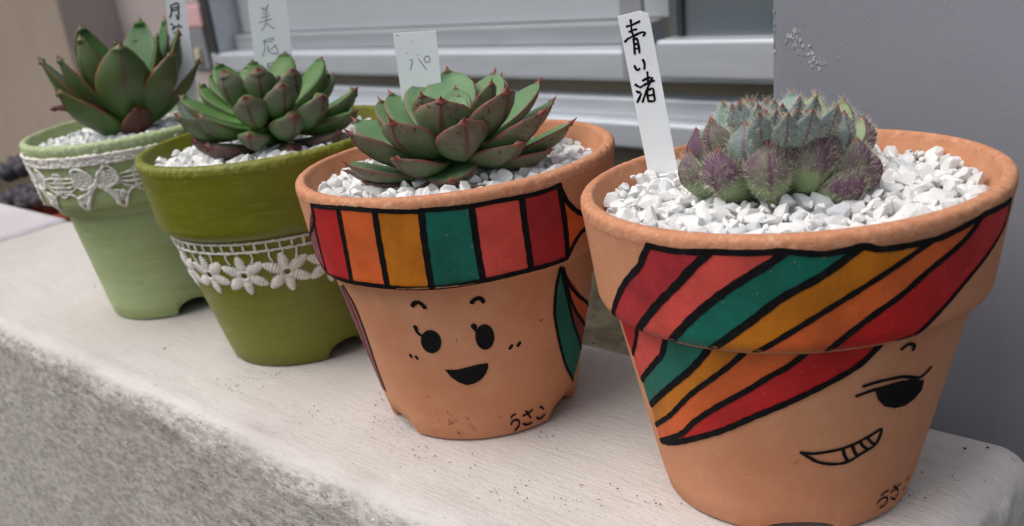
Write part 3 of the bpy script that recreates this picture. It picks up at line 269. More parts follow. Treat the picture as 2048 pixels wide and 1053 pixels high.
M['leaf_dead'] = leaf_mat('withered_leaf', srgb(84, 62, 42), srgb(82, 48, 38), srgb(76, 28, 22), srgb(110, 60, 42), srgb(74, 46, 38), srgb(62, 34, 30), srgb(64, 34, 30), rough=.6, sss=.0)
q = M['hair'] = Mat('pale_hair', .6, .3)
q.set('Base Color', q.mix(q.attr('along'), srgb(240, 240, 228), srgb(236, 222, 198)))
q = M['soil'] = Mat('soil_crumb', .95, .1); q.set('Base Color', q.mix(q.rand(), srgb(62, 46, 40), srgb(96, 76, 62)))

q = M['smear'] = Mat('dried_soil', .95, .1); q.set('Base Color', q.mix(q.rng(q.noise(300, 3), .4, .6), srgb(140, 94, 66), srgb(166, 112, 82)))

def concrete(name, base, dark, stain, streak=True):
    q = Mat(name, .92, .15)
    big = q.noise(7, 5, .6); st = q.noise(26, 6, .7, (1, 9, 4)); st2 = q.noise(70, 5, .7, (1, 11, 4)); fine = q.noise(520, 4, .7); speck = q.noise(230, 3, .6)
    c = q.mix(q.rng(big, .3, .75), base, dark)
    c = q.mix(q.mul(q.rng(st, .45, .7), .55), c, dark)
    c = q.mix(q.mul(q.rng(st2, .52, .72), .3), c, stain)
    c = q.mix(q.mul(q.rng(fine, .55, .8), .35), c, stain)
    c = q.mix(q.mul(q.rng(speck, .69, .76), .75), c, srgb(92, 76, 66))
    g = q.attr('front')
    fr = q.noise(300, 5, .8, (.4, 1, 1)); fr2 = q.noise(560, 4, .75, (.4, 1, 1)); fb = q.noise(14, 4, .6)
    cf = q.mix(q.rng(fr, .38, .62), srgb(152, 146, 140), srgb(196, 189, 181))
    cf = q.mix(q.mul(q.rng(fr2, .54, .64), .7), cf, srgb(108, 102, 98))
    cf = q.mix(q.mul(q.rng(fr2, .42, .33), .6), cf, srgb(212, 205, 198))
    cf = q.mix(q.mul(q.rng(fb, .4, .7), .35), cf, srgb(146, 136, 126))
    vg = q.voronoi(520, 'F1', (.5, 1, 1)); cf = q.mix(q.mul(q.rng(vg, .30, .12), q.rng(q.noise(130, 3), .5, .62)), cf, srgb(88, 84, 84)); cf = q.mix(q.mul(q.rng(vg, .28, .10), q.rng(q.noise(110, 3, .5, (1.3, 1, 1)), .52, .4)), cf, srgb(214, 208, 200))
    ar = q.mul(q.attr('arris'), q.rng(q.noise(120, 5, .7, (.5, 1, 1.6)), .42, .66))
    cf = q.mix(q.mul(ar, .45), cf, srgb(100, 90, 86)); c = q.mix(q.mul(ar, .35), c, srgb(140, 126, 120))
    c = q.mix(q.mul(q.rng(q.voronoi(420, 'F1'), .16, .08), q.rng(q.noise(60, 3), .5, .7)), c, srgb(120, 104, 92))
    q.set('Base Color', q.mix(g, c, cf))
    h = q.math('ADD', q.mul(st2, .6), q.mul(fine, .6))
    hm = q.math('ADD', q.mul(h, q.math('SUBTRACT', 1.0, g)), q.mul(q.math('ADD', q.mul(fr, .9), q.mul(fr2, .6)), g))
    q.bump(hm, .6, .0012)
    return q
M['concrete'] = concrete('cast_concrete', srgb(208, 202, 196), srgb(190, 183, 177), srgb(161, 153, 147))
M['concrete_far'] = concrete('cast_concrete_far', srgb(210, 204, 207), srgb(192, 186, 190), srgb(172, 165, 168))
def plaster(name, a, b, sc=200):
    q = Mat(name, .9, .2); q.set('Base Color', q.mix(q.rng(q.noise(5, 5), .3, .7), a, b)); q.bump(q.noise(sc, 4, .65), .4, .002); return q
M['plaster_beige'] = plaster('beige_render', srgb(158, 142, 128), srgb(146, 131, 118))
M['plaster_lit'] = plaster('lit_pink_render', srgb(178, 166, 162), srgb(166, 154, 150))  # paler copy of the beige render: the lit face is put into its colour
M['plaster_low'] = plaster('lower_render', srgb(150, 140, 118), srgb(134, 124, 104))
def metal(name, c, rough=.38, met=.75):
    q = Mat(name, rough, .5); q.set('Metallic', met)
    q.set('Base Color', q.mix(q.rng(q.noise(12, 4, .6, (1, 8, 8)), .3, .7), c, tuple(x * .9 for x in c[:3]))); q.bump(q.noise(300, 3), .05, .0005); return q
M['alu'] = metal('anodised_aluminium', srgb(204, 208, 213), .45, .5)
M['alu_dark'] = metal('shaded_track', srgb(160, 163, 167), .5, .4)  # darker copy of the aluminium, recess shade put into its colour
q = M['gasket'] = Mat('rubber_gasket', .7, .3); q.set('Base Color', (.035, .036, .04, 1))
q = M['glass_pale'] = Mat('frosted_glass', .35, .5); q.set('Base Color', q.mix(q.rng(q.noise(3, 3), .3, .7), srgb(170, 176, 180), srgb(162, 168, 172)))
q = M['glass_dark'] = Mat('dim_glass', .12, .5); q.set('Base Color', q.mix(q.rng(q.noise(6, 3), .3, .7), srgb(76, 86, 90), srgb(94, 102, 106)))
q = M['panel'] = Mat('grey_enamel', .48, .4)
c = q.mix(q.rng(q.noise(9, 4, .6), .3, .7), srgb(138, 140, 147), srgb(128, 130, 137)); c = q.mix(q.mul(q.rng(q.noise(60, 4, .6, (1, 1, .15)), .5, .75), .4), c, srgb(118, 119, 126))
q.set('Base Color', c); b_ = q.bump(q.noise(900, 3, .6), .25, .0003); q.bump(q.rng(q.noise(140, 1, .4), .74, .82), .25, .0004, b_)
q = M['flake'] = Mat('blistered_paint', .6, .3); q.set('Base Color', q.mix(q.rng(q.noise(300, 3), .4, .65), srgb(158, 159, 165), srgb(132, 133, 140)))
q = M['pink'] = Mat('pink_plastic', .6, .3); q.set('Base Color', q.mix(q.noise(30), srgb(214, 172, 172), srgb(200, 160, 160)))
q = M['cream'] = Mat('cream_plastic', .6, .3); q.set('Base Color', q.mix(q.noise(30), srgb(200, 188, 158), srgb(186, 174, 146)))
q = M['greyplastic'] = Mat('grey_plastic', .6, .3); q.set('Base Color', q.mix(q.noise(30), srgb(132, 134, 136), srgb(120, 122, 124)))
q = M['ground'] = Mat('bare_soil', .95, .1); q.set('Base Color', q.mix(q.rng(q.noise(30, 5), .35, .7), srgb(84, 76, 62), srgb(58, 52, 42))); q.bump(q.noise(60, 5), .8, .01)
q = M['plant_far'] = Mat('dusky_leaf', .6, .3); q.set('Base Color', q.mix(q.rng(q.attr('along'), .3, .95), srgb(64, 94, 94), srgb(84, 78, 84)))

# ------------------------------------------------------------------ ground, walls
g = box('ground', (-60, 60, -60, 60, -0.62, -0.42), M['ground']); tag(g, None, None, kind='structure')

def rounded_block(name, lo, hi, rad, step, mat, parent, seed, end_round=True):
    """a cast block: gridded box with rounded arrises, worn and grainy"""
    lo = np.array(lo); hi = np.array(hi); V = []; Fc = []
    def face(ax, side, us, vs):
        u_ax, v_ax = [a for a in range(3) if a != ax]
        U, W = np.meshgrid(us, vs, indexing='ij'); P = np.zeros((U.size, 3))
        P[:, ax] = hi[ax] if side else lo[ax]; P[:, u_ax] = U.ravel(); P[:, v_ax] = W.ravel()
        off = sum(len(v) for v in V); fs = np.array(grid_faces(len(us), len(vs), off))
        flip = (side == 1) == (ax == 1)
        Fc.append(fs[:, ::-1] if flip else fs); V.append(P)
    xs = np.unique(np.concatenate([np.arange(lo[0], hi[0], step), [hi[0]], hi[0] - np.linspace(0, rad, 7), lo[0] + np.linspace(0, rad, 5)]))
    ys = np.unique(np.concatenate([np.linspace(lo[1] + rad, hi[1] - rad, 58), lo[1] + np.linspace(0, rad, 9), hi[1] - np.linspace(0, rad, 6)]))
    zs = np.unique(np.concatenate([np.arange(-0.20, hi[2] - rad, 0.0022), [lo[2], -0.3], hi[2] - np.linspace(0, rad, 9)]))
    face(2, 1, xs, ys); face(1, 0, xs, zs); face(1, 1, xs[::6].tolist() + [xs[-1]] if xs[-1] not in xs[::6] else xs[::6], zs[::6].tolist() + [zs[-1]] if zs[-1] not in zs[::6] else zs[::6]); face(0, 1, ys, zs); face(0, 0, ys[::4].tolist() + ([ys[-1]] if ys[-1] not in ys[::4] else []), zs[::4].tolist() + ([zs[-1]] if zs[-1] not in zs[::4] else []))
    P = np.concatenate(V); F = np.concatenate(Fc)
    inner_lo = lo + rad; inner_hi = hi - rad; inner_lo[2] = lo[2]
    Q = np.clip(P, inner_lo, inner_hi); D = P - Q; L = np.linalg.norm(D, axis=1); ok = L > 1e-9
    N = np.zeros_like(P); N[ok] = D[ok] / L[ok, None]; P = np.where(ok[:, None], Q + N * rad, P)
    front = np.clip((-N[:, 1] - .45) / .4, 0, 1); front = np.where(np.abs(P[:, 1] - lo[1]) < 1e-4, 1, front)
    endf = np.clip((N[:, 0] - .5) / .4, 0, 1)
    # wear along the front arris, brushed streaks on top, granular front
    arris = np.clip(1 - np.abs(np.hypot(P[:, 1] - lo[1], P[:, 2] - hi[2]) - .006) / .016, 0, 1)
    d = fbm(P * [1, 5, 3] + seed, 60, 3) * .00007 + fbm(P + seed, 12, 2) * .0004
    d += arris * (fbm(P + 3 + seed, 70, 3) * .0011 - .0003)
    d += front * (fbm((P + 9) * [.35, 1, 1], 330, 3) * .00018 + fbm(P, 60, 2) * .0005)
    d += endf * fbm(P * [3, 1, .6], 160, 3) * .0007
    N[P[:, 2] < lo[2] + .001] = 0
    P = P + N * d[:, None]
    top = (P[:, 2] > hi[2] - rad) & ~ok; 
    flat = np.abs(N).sum(1) == 0
    me = meshpy(name, P, F)
    a = me.attributes.new('front', 'FLOAT', 'POINT')
    jag = fbm(P * [.28, 1, 1], 90, 4) * .5
    fa = np.clip(front * 1.5 - .25 + jag * (front > .02) * (front < .98), 0, 1)
    fa = np.maximum(fa, endf * .12)
    b = me.attributes.new('arris', 'FLOAT', 'POINT'); dep = hi[2] - P[:, 2] + (P[:, 1] - lo[1]) * -.6
    b.data.foreach_set('value', np.clip(1 - np.abs(dep - .011) / .013, 0, 1).astype(np.float32))
    a.data.foreach_set('value', fa.astype(np.float32))
    return obj(name, me, mat, parent)
ledge = thing('concrete_ledge', (0, 0, 0), 'long low wall top of pale weathered concrete that carries the four plant pots', 'ledge')
rounded_block('concrete_block', (-0.7235, 0.153, -0.42), (-0.0835, 0.2885, 0.0), .0115, .0026, M['concrete'], ledge, 0.0)
rounded_block('concrete_block', (-1.60, 0.153, -0.42), (-0.7245, 0.2875, 0.0005), .009, .006, M['concrete_far'], ledge, 5.0)

# house wall frame: rotated -4 degrees
AL = math.radians(-4)
house = thing('house_wall', (-0.77, 0.8, 0), 'beige rendered house wall behind the row of pots', 'wall', rot=(0, 0, AL))
box('wall_bay', (-6, -0.97, -0.10, .30, -.45, 3.2), M['plaster_beige'], house)
box('bay_return', (-0.97, -0.967, -0.098, .30, -.45, 3.2), M['plaster_lit'], house)
box('wall_face', (-0.966, -0.66, 0.0, .30, -.45, 3.2), M['plaster_lit'], house)
box('base_wall', (-0.66, 3.0, 0.03, .30, -.45, -0.064), M['plaster_low'], house)
box('upper_wall', (-0.66, 3.0, 0.08, .30, 1.1, 3.2), M['plaster_beige'], house)
win = thing('sliding_window', (-0.77, 0.8, 0), 'aluminium sliding window with grey tracks and sill behind the label stakes', 'window', rot=(0, 0, AL))
box('glass_pane', (-0.62, 0.20, .045, .055, .0455, 1.0), M['glass_pale'], win)
r_ = box('sash_rail', (-0.62, 0.1735, .028, .05, .0235, .0440), M['alu_dark'], win, .002)
box('track_lip', (-0.655, 1.6, -.012, .012, .0005, .0235), M['alu'], win, .003, 3) if False else None
box('track', (-0.655, 1.6, .0, .03, -.0045, .0235), M['alu'], win, .0035, 3)
box('track_groove', (-0.655, 1.6, .032, .05, -.021, -.0047), M['plaster_low'], win)
box('sill', (-0.655, 1.6, .004, .03, -.0385, -.0205), M['alu'], win, .002)
box('sill', (-0.655, 1.6, -.012, .028, -.0640, -.0385), M['alu'], win, .0035, 3)
box('window_jamb', (-0.645, -0.628, -.002, .002, .0245, 1.0), M['gasket'], win, .0005)
box('window_jamb', (-0.645, -0.6285, .0025, .05, .0245, 1.0), M['alu'], win, .0005)
box('window_stile', (0.1745, 0.2000, -.014, -.0095, .0005, 1.0), M['alu_dark'], win, .001)
box('sash_rail', (0.2128, 1.6, -.014, .018, .0010, .0338), M['alu'], win, .003, 3)
box('window_stile', (0.2240, 0.2300, .002, .0055, .0345, 1.0), M['gasket'], win, .0005)
box('glass_pane', (0.2128, 1.6, .006, .014, .0342, 1.0), M['glass_dark'], win)
fit_ = thing('wall_fitting', (-0.77, 0.8, 0), 'small pink block over a grey bracket on the wall beside the window', 'fitting', rot=(0, 0, AL))
box('pink_cover', (-0.705, -0.650, -.006, -.001, .062, .096), M['pink'], fit_, .004)
box('grey_bracket', (-0.712, -0.655, -.005, -.001, .0, .0615), M['greyplastic'], fit_, .003)
box('cream_cap', (-0.690, -0.672, -.010, -.0055, .010, .033), M['cream'], fit_, .004)

# grey painted pillar right behind the ledge
pil = thing('grey_pillar', (-0.1842, 0.315, -0.42), 'tall grey painted panel with blistered paint behind the hairy succulent', 'pillar')
bm = bmesh.new(); box_bm(bm, 0, .5, 0, .34, 0, 2.4, .004, 4); me = bpy.data.meshes.new('panel'); bm.to_mesh(me); bm.free()
me.polygons.foreach_set("use_smooth", [False] * len(me.polygons)); obj('panel', me, M['panel'], pil)
V, F = [], []
def flake(cx_, cz_, r):
    o = len(V); k = rnd.randint(5, 7); a0 = rnd.random() * 6
    tilt = (rnd.uniform(-.4, .4), rnd.uniform(-.4, .4)); h = r * rnd.uniform(.25, .6)
    for lay, (rr, hh) in enumerate(((1.0, .0), (.85, h), )):
        for i in range(k):
            a = a0 + 6.283 * i / k; q = r * rr * (0.75 + .5 * hash3(np.int64(i + 7 * lay), np.int64(int(cx_ * 1e5) & 1023), np.int64(int(cz_ * 1e5) & 1023)))
            x, z = q * math.cos(a), q * math.sin(a) * 1.2
            V.append((cx_ + x, .0002 - hh - (tilt[0] * x + tilt[1] * z if lay else 0) - (.0 if lay else 0), cz_ + z))
    for i in range(k): F.append((o + i, o + (i + 1) % k, o + k + (i + 1) % k, o + k + i))
    F.append(tuple(o + k + i for i in range(k)))
for (x0, z0, n_, sp) in ((.0090, .5280, 22, .0011), (.0095, .5255, 22, .0012), (.0110, .5232, 26, .0014), (.0140, .5208, 26, .0016), (.0172, .5192, 22, .0015)):
    for _ in range(n_): flake(x0 + rnd.gauss(.0, sp), z0 + rnd.gauss(0, sp * .8), rnd.uniform(.00025, .0008))
for (x, z) in ((.0018, .5352), (.0020, .5312), (.0015, .5250), (.0020, .5295), (.0022, .5228), (.0130, .5340), (.0325, .5310), (.0235, .5205), (.056, .534), (.0455, .5180), (.057, .5375)): flake(x, z, .00045)
obj('paint_flakes', meshpy('paint_flakes', V, F, False), M['flake'], pil)['kind'] = 'stuff'

# ------------------------------------------------------------------ pots
def profile(P):
    R, rb, bt, r0 = P['R'], P['rb'], P['bt'], P['r0']
    out_body = [(r0, 0.0), (r0 + (bt - r0) * .5, .029), (bt, .0572)]
    under = [(bt + .0004, .0587), (bt + .0018, .0595), (rb - .0022, .0599), (rb - .0009, .0609), (rb - .0002, .0624)]
    band_ = [(rb, .0640), ((rb + R) / 2, .0750), (R, .0852)]
    lip = [(R + .0003, .0866), (R + .0003, .0878), (R + .0002, .0886), (R - .0002, .0892), (R - .0007, .0895), (R - .0016, .0897), (R - .0025, .0897), (R - .0030, .0895), (R - .0033, .0889)]
    inner = [(R - .0040, .0872), (R - .0054, .0840), (R - .0066, .0805), (R - .0076, .074), (R - .0088, .055)]
    return out_body, under, band_, lip, inner
NOTCH = {1: -11, 2: -4.9, 3: 14, 4: -53.4}
def surf(P, th, z, off, part=None):
    s = P['s']
    if part == 'band' or (part is None and z > .0597):
        pts = [(P['rb'] - .0022, .0599), (P['rb'] - .0009, .0609), (P['rb'] - .0002, .0624), (P['rb'], .064), ((P['rb'] + P['R']) / 2, .075), (P['R'], .0852), (P['R'] + .0003, .0868), (P['R'] - .0002, .0884)]
    else: pts = [(P['r0'], 0.), (P['bt'], .0572), (P['bt'] + .0004, .0587)]
    zz = min(max(z, pts[0][1]), pts[-1][1]); r = float(np.interp(zz, [p[1] for p in pts], [p[0] for p in pts])) + off / s
    return (r * s * math.cos(th), r * s * math.sin(th), zz * s)
def pot_mesh(k, P):
    s = P['s']; ob, un, ba, li, inn = profile(P)
    wall = .0042; r0 = P['r0']
    rows = [(r0 - .008, .004, 0), (r0 - wall, .001, 2), (r0 - wall + .0004, .0, 1), (r0 - .0012, 0.0, 1), (r0 - .0001, .0009, 1)]
    for j in range(1, 9):
        t = j / 8; rows.append((r0 + (P['bt'] - r0) * t, .0572 * t, 1 if t < .3 else 0))
    rows += [(a, b, 0) for a, b in un] + [(a, b, 0) for a, b in ba] + [(a, b, 3) for a, b in li] + [(a, b, 0) for a, b in inn] + [(.002, .054, 0)]
    n = 480; V = []
    th0 = math.radians(NOTCH[k]); ths = [2 * math.pi * i / n for i in range(n)]
    for (r, z, fl) in rows:
        for th in ths:
            rr, zz = r, z
            if fl in (1, 2):
                for q in (0, 1, 2):
                    d = (th - th0 - q * 2.0944 + math.pi) % (2 * math.pi) - math.pi; w = .29
                    if abs(d) < w:
                        nh = (.0037 if k == 4 else .0066) * math.sqrt(max(0, 1 - (d / w) ** 2)) 
                        z1 = .0172; zz = zz + nh * max(0, 1 - zz / z1); rr = rr if fl == 2 else rr + (P['bt'] - r0) / .0572 * nh * max(0, 1 - z / z1) * (1 if r > r0 - .003 else .3)
            V.append([rr * s * math.cos(th), rr * s * math.sin(th), zz * s])
    V = np.array(V); flr = np.repeat([fl for *_, fl in rows], n); rr = np.hypot(V[:, 0], V[:, 1])
    lipm = flr == 3
    chips = (np.clip(fbm(V * [1, 1, 6] + k, 800, 3) - .3, 0, 2) * .0006 + fbm(V * [1, 1, 6] + k * 3, 500, 2) * .00006) * (rr > (P['R'] - .0031) * s)
    rn = V[:, :2] / np.maximum(rr, 1e-6)[:, None]
    zmid = V[:, 2] / s
    amt = np.where(lipm, chips * (1.0 if k > 1 else .5), fbm(V + k, 24, 2) * .00006)
    outer = np.where(rr > (P['R'] - .003) * s, 1, -1)
    V[:, :2] -= rn * (amt * np.where(lipm, outer, 1))[:, None]
    V[:, 2] -= np.where(lipm, np.abs(amt) * .45, 0)
    F = grid_faces(len(rows), n, 0, True)
    me = meshpy('clay_pot', V, F); a = me.attributes.new('lip', 'FLOAT', 'POINT'); a.data.foreach_set('value', lipm.astype(np.float32)); return me
POTLAB = {1: 'pale green pot with a white bow lace trim round its rim', 2: 'olive green pot with white flower lace below its rim',
          3: 'terracotta pot with striped rim band and a happy open mouthed face', 4: 'large terracotta pot with diagonal striped fringe, one eye and a toothy grin'}
pots = {}
for k in (4, 3, 2, 1):
    P = POTS[k]
    t = thing('flower_pot', (P['c'][0], P['c'][1], 0.0003), POTLAB[k], 'flower pot', 'decorated flower pots standing in a row on the ledge')
    pots[k] = t
    obj('clay_body', pot_mesh(k, P), M['terracotta' if k > 2 else 'olive_paint' if k == 2 else 'pale_green_paint'], t)

def decal_mesh(P, pts, off, part, name):
    Rm = .045
    bm = bmesh.new()
    pl = [(th * Rm, z) for th, z in pts]
    # slight hand wobble, closed outline densified
    vs = []
    for i in range(len(pl)):
        a, b = pl[i], pl[(i + 1) % len(pl)]; L = math.dist(a, b); n = max(1, int(L / .0018))
        for j in range(n): vs.append((a[0] + (b[0] - a[0]) * j / n, a[1] + (b[1] - a[1]) * j / n))
    vv = []
    for q in vs:
        if not vv or math.dist(vv[-1], q) > 1e-5: vv.append(q)
    f = bm.faces.new([bm.verts.new((x, z, 0)) for x, z in vv])
    bmesh.ops.triangulate(bm, faces=[f])
    us = [v.co.x for v in bm.verts]; u0, u1 = min(us), max(us)
    step = math.radians(3) * Rm
    for c in np.arange(math.ceil(u0 / step) * step, u1, step):
        bmesh.ops.bisect_plane(bm, geom=list(bm.verts) + list(bm.edges) + list(bm.faces), plane_co=(c, 0, 0), plane_no=(1, 0, 0), dist=1e-7)
    if part == 'band':
        for c in (.0609, .0624, .064, .075, .0852):
            bmesh.ops.bisect_plane(bm, geom=list(bm.verts) + list(bm.edges) + list(bm.faces), plane_co=(0, c, 0), plane_no=(0, 1, 0), dist=1e-7)
    for v in bm.verts: v.co = Vector(surf(P, v.co.x / Rm, v.co.y, off, part))
    for f in bm.faces:
        c = f.calc_center_median(); f.normal_update()
        if f.normal.x * c.x + f.normal.y * c.y < 0: f.normal_flip()
        f.smooth = True
    me = bpy.data.meshes.new(name); bm.to_mesh(me); bm.free(); return me
def resample(pts, step):
    P = [np.array(q, float) for q in pts]; out = [P[0]]
    # catmull-rom
    for i in range(len(P) - 1):
        p0, p1, p2, p3 = P[max(i - 1, 0)], P[i], P[i + 1], P[min(i + 2, len(P) - 1)]
        n = max(2, int(np.linalg.norm(p2 - p1) / step))
        for j in range(1, n + 1):
            t = j / n
            out.append(.5 * ((2 * p1) + (-p0 + p2) * t + (2 * p0 - 5 * p1 + 4 * p2 - p3) * t * t + (-p0 + 3 * p1 - 3 * p2 + p3) * t ** 3))
    return out
def ribbon(pts, w, step=.0007, jit=.10):
    """2-D marker stroke with round caps -> verts, faces (in the plane)"""
    Q = resample(pts, step); n = len(Q); V, F = [], []
    def add(c, t, hw): nn = np.array([-t[1], t[0]]); V.append(c + nn * hw); V.append(c - nn * hw)
    ph = rnd.random() * 10
    for i in range(n):
        t = Q[min(i + 1, n - 1)] - Q[max(i - 1, 0)]; L = np.linalg.norm(t); t = t / L if L > 1e-9 else np.array([1., 0])
        hw = w / 2 * (1 + jit * math.sin(ph + i * .9) * .6 + jit * rnd.uniform(-.5, .5))
        if i == 0:
            for c_, k_ in ((1.0, .12), (.8, .6), (.45, .9)): add(Q[0] - t * hw * c_ * .9, t, hw * k_)
        add(Q[i], t, hw)
        if i == n - 1:
            for c_, k_ in ((.45, .9), (.8, .6), (1.0, .12)): add(Q[i] + t * hw * c_ * .9, t, hw * k_)
    m_ = len(V) // 2
    return V, [(2 * i, 2 * i + 1, 2 * i + 3, 2 * i + 2) for i in range(m_ - 1)]
groups = {}
for i, (k, kind, name, mat, pts, w) in enumerate(DECALS):
    P = POTS[k]; part = 'band' if np.mean([p_[1] for p_ in pts]) > .0598 else 'body'
    if kind == 'p':
        if len(pts) > 2:
            o = obj(name, decal_mesh(P, pts, .00012 if mat != 'marker' else .00026, part, name), M[mat], pots[k])
            if name == 'painted_stripe': o['label'] = {'red': 'bright red', 'orange': 'orange', 'amber': 'amber yellow', 'green': 'dark green', 'coral': 'coral pink', 'crimson': 'crimson', 'maroon': 'maroon', 'plum': 'plum'}[mat] + ' painted stripe'
    else:
        Rm = .045
        v2, f2 = ribbon([(th * Rm, z) for th, z in pts], w)
        V3 = [surf(P, x / Rm, z, .00022 + .000004 * (i % 20), part) for x, z in v2]
        key = (k, name) if name == 'lettering' else (k, name, i)
        if name == 'painted_mouth': key = (k, name)
        a = groups.setdefault(key, ([], [])); off = len(a[0]); a[0].extend(V3); a[1].extend(tuple(off + j for j in q_) for q_ in f2)
for key, (V, F) in groups.items():
    me = meshpy(key[1], V, F); me.flip_normals() if False else None
    o = obj(key[1], me, M['marker'], pots[key[0]])
    if key[1] == 'lettering': o['label'] = 'hand lettered signature in black marker'

# soil splashes dried on the clay
for k, spots in ((3, FLECKS3), (4, FLECKS4)):
    V, F = [], []
    for th, z in spots:
        n_ = rnd.randint(1, 2)
        for _ in range(n_):
            a = rnd.random() * 3.14; l = rnd.uniform(.0002, .0008); c_ = (th * .045 + rnd.gauss(0, .0012), max(.0012, z + rnd.gauss(0, .0009)))
            v2, f2 = ribbon([(c_[0] - l * math.cos(a), c_[1] - l * math.sin(a)), (c_[0] + l * math.cos(a), c_[1] + l * math.sin(a))], rnd.uniform(.00018, .0006), .0003, .5)
            off = len(V); V += [surf(POTS[k], x / .045, max(z_, .0004), .00018, 'body') for x, z_ in v2]; F += [tuple(off + j for j in q_) for q_ in f2]
    obj('soil_flecks', meshpy('soil_flecks', V, F), M['smear'], pots[k])['kind'] = 'stuff'

# ------------------------------------------------------------------ lace
def petal(P, thc, zc, ang, L, Wd, hgt, part, V, F, base=.0004, ridges=7):
    o = len(V); nu, nv = 29, 7; s = P['s']; rc = .0435 if part == 'body' else .0505
    for i in range(nu):
        t = i / (nu - 1); wd = Wd * math.sin(math.pi * min(1, (t * .86 + .1))) ** .6; rid = 1 + .2 * math.cos(2 * math.pi * ridges * t) + rnd.uniform(-.05, .05)
        for j in range(nv):
            a = -math.pi / 2 + math.pi * j / (nv - 1)
            u = L * (.12 + .88 * t); v = wd / 2 * math.sin(a) * rid; h = hgt * math.cos(a) * (math.sin(math.pi * (t * .9 + .05))) ** .5 * rid
            du = u * math.cos(ang) - v * math.sin(ang); dz = u * math.sin(ang) + v * math.cos(ang)
            V.append(surf(P, thc + du / rc, zc + dz, base * .2 + h, part))
    F += grid_faces(nu, nv, o)
def path_on(P, pts, off, part, step=.0008):
    return [surf(P, q_[0], q_[1], off, part) for q_ in [(x / .045, z) for x, z in resample([(th * .045, z) for th, z in pts], step)]]
def closed_cord(P, z, off, part, n=260, wav=.00012):
    return [surf(P, 2 * math.pi * i / n, z + wav * math.sin(i * 2.4) + wav * rnd.uniform(-.6, .6), off, part) for i in range(n + 1)]
def lace_flower():
    P = POTS[2]; t = pots[2]
    tr = obj('lace_trim', meshpy('lace_trim', *tube([closed_cord(P, .0578, .0004, 'body'), closed_cord(P, .0541, .0004, 'body')] +
        [[surf(P, -.6565 + .098 * i, .0579, .0004, 'body'), surf(P, -.6565 + .098 * i, .0560, .0006, 'body'), surf(P, -.6565 + .098 * i, .0541, .0004, 'body')] for i in range(64)], .00056, 6, .32)), M['lace'], t)
    tr['label'] = 'white crocheted ladder edging of the lace'
    for j in range(16):
        thc = -.6445 + .3927 * j; zc = .0441; V, F = [], []
        tw = rnd.uniform(-.12, .12)
        for a in range(6):
            ang = math.pi / 2 + a * math.pi / 3 + tw + rnd.uniform(-.1, .1)
            petal(P, thc, zc, ang, .0098 if a % 3 else .0086, .0044 if a % 3 else .0040, .0010, 'body', V, F)
        th_ = [path_on(P, [(thc - .115 + rnd.uniform(-.02, .02), .0541), (thc - .12, .0515), (thc - .10, .0490)], .0004, 'body'),
               path_on(P, [(thc + .115, .0541), (thc + .125 + rnd.uniform(-.02, .02), .0515), (thc + .10, .0490)], .0004, 'body'),
               path_on(P, [(thc, .0541), (thc, .052)], .0004, 'body'),
               [surf(P, thc + .0022 / .0435 * math.cos(x), zc + .0020 * math.sin(x), .0007, 'body') for x in np.linspace(0, 6.283, 13)]]
        V2, F2 = tube(th_, .0004, 6, .25); off = len(V)
        V += V2; F += [tuple(off + i for i in f) for f in F2]
        obj('lace_flower', meshpy('lace_flower', V, F), M['lace'], tr)
lace_flower()
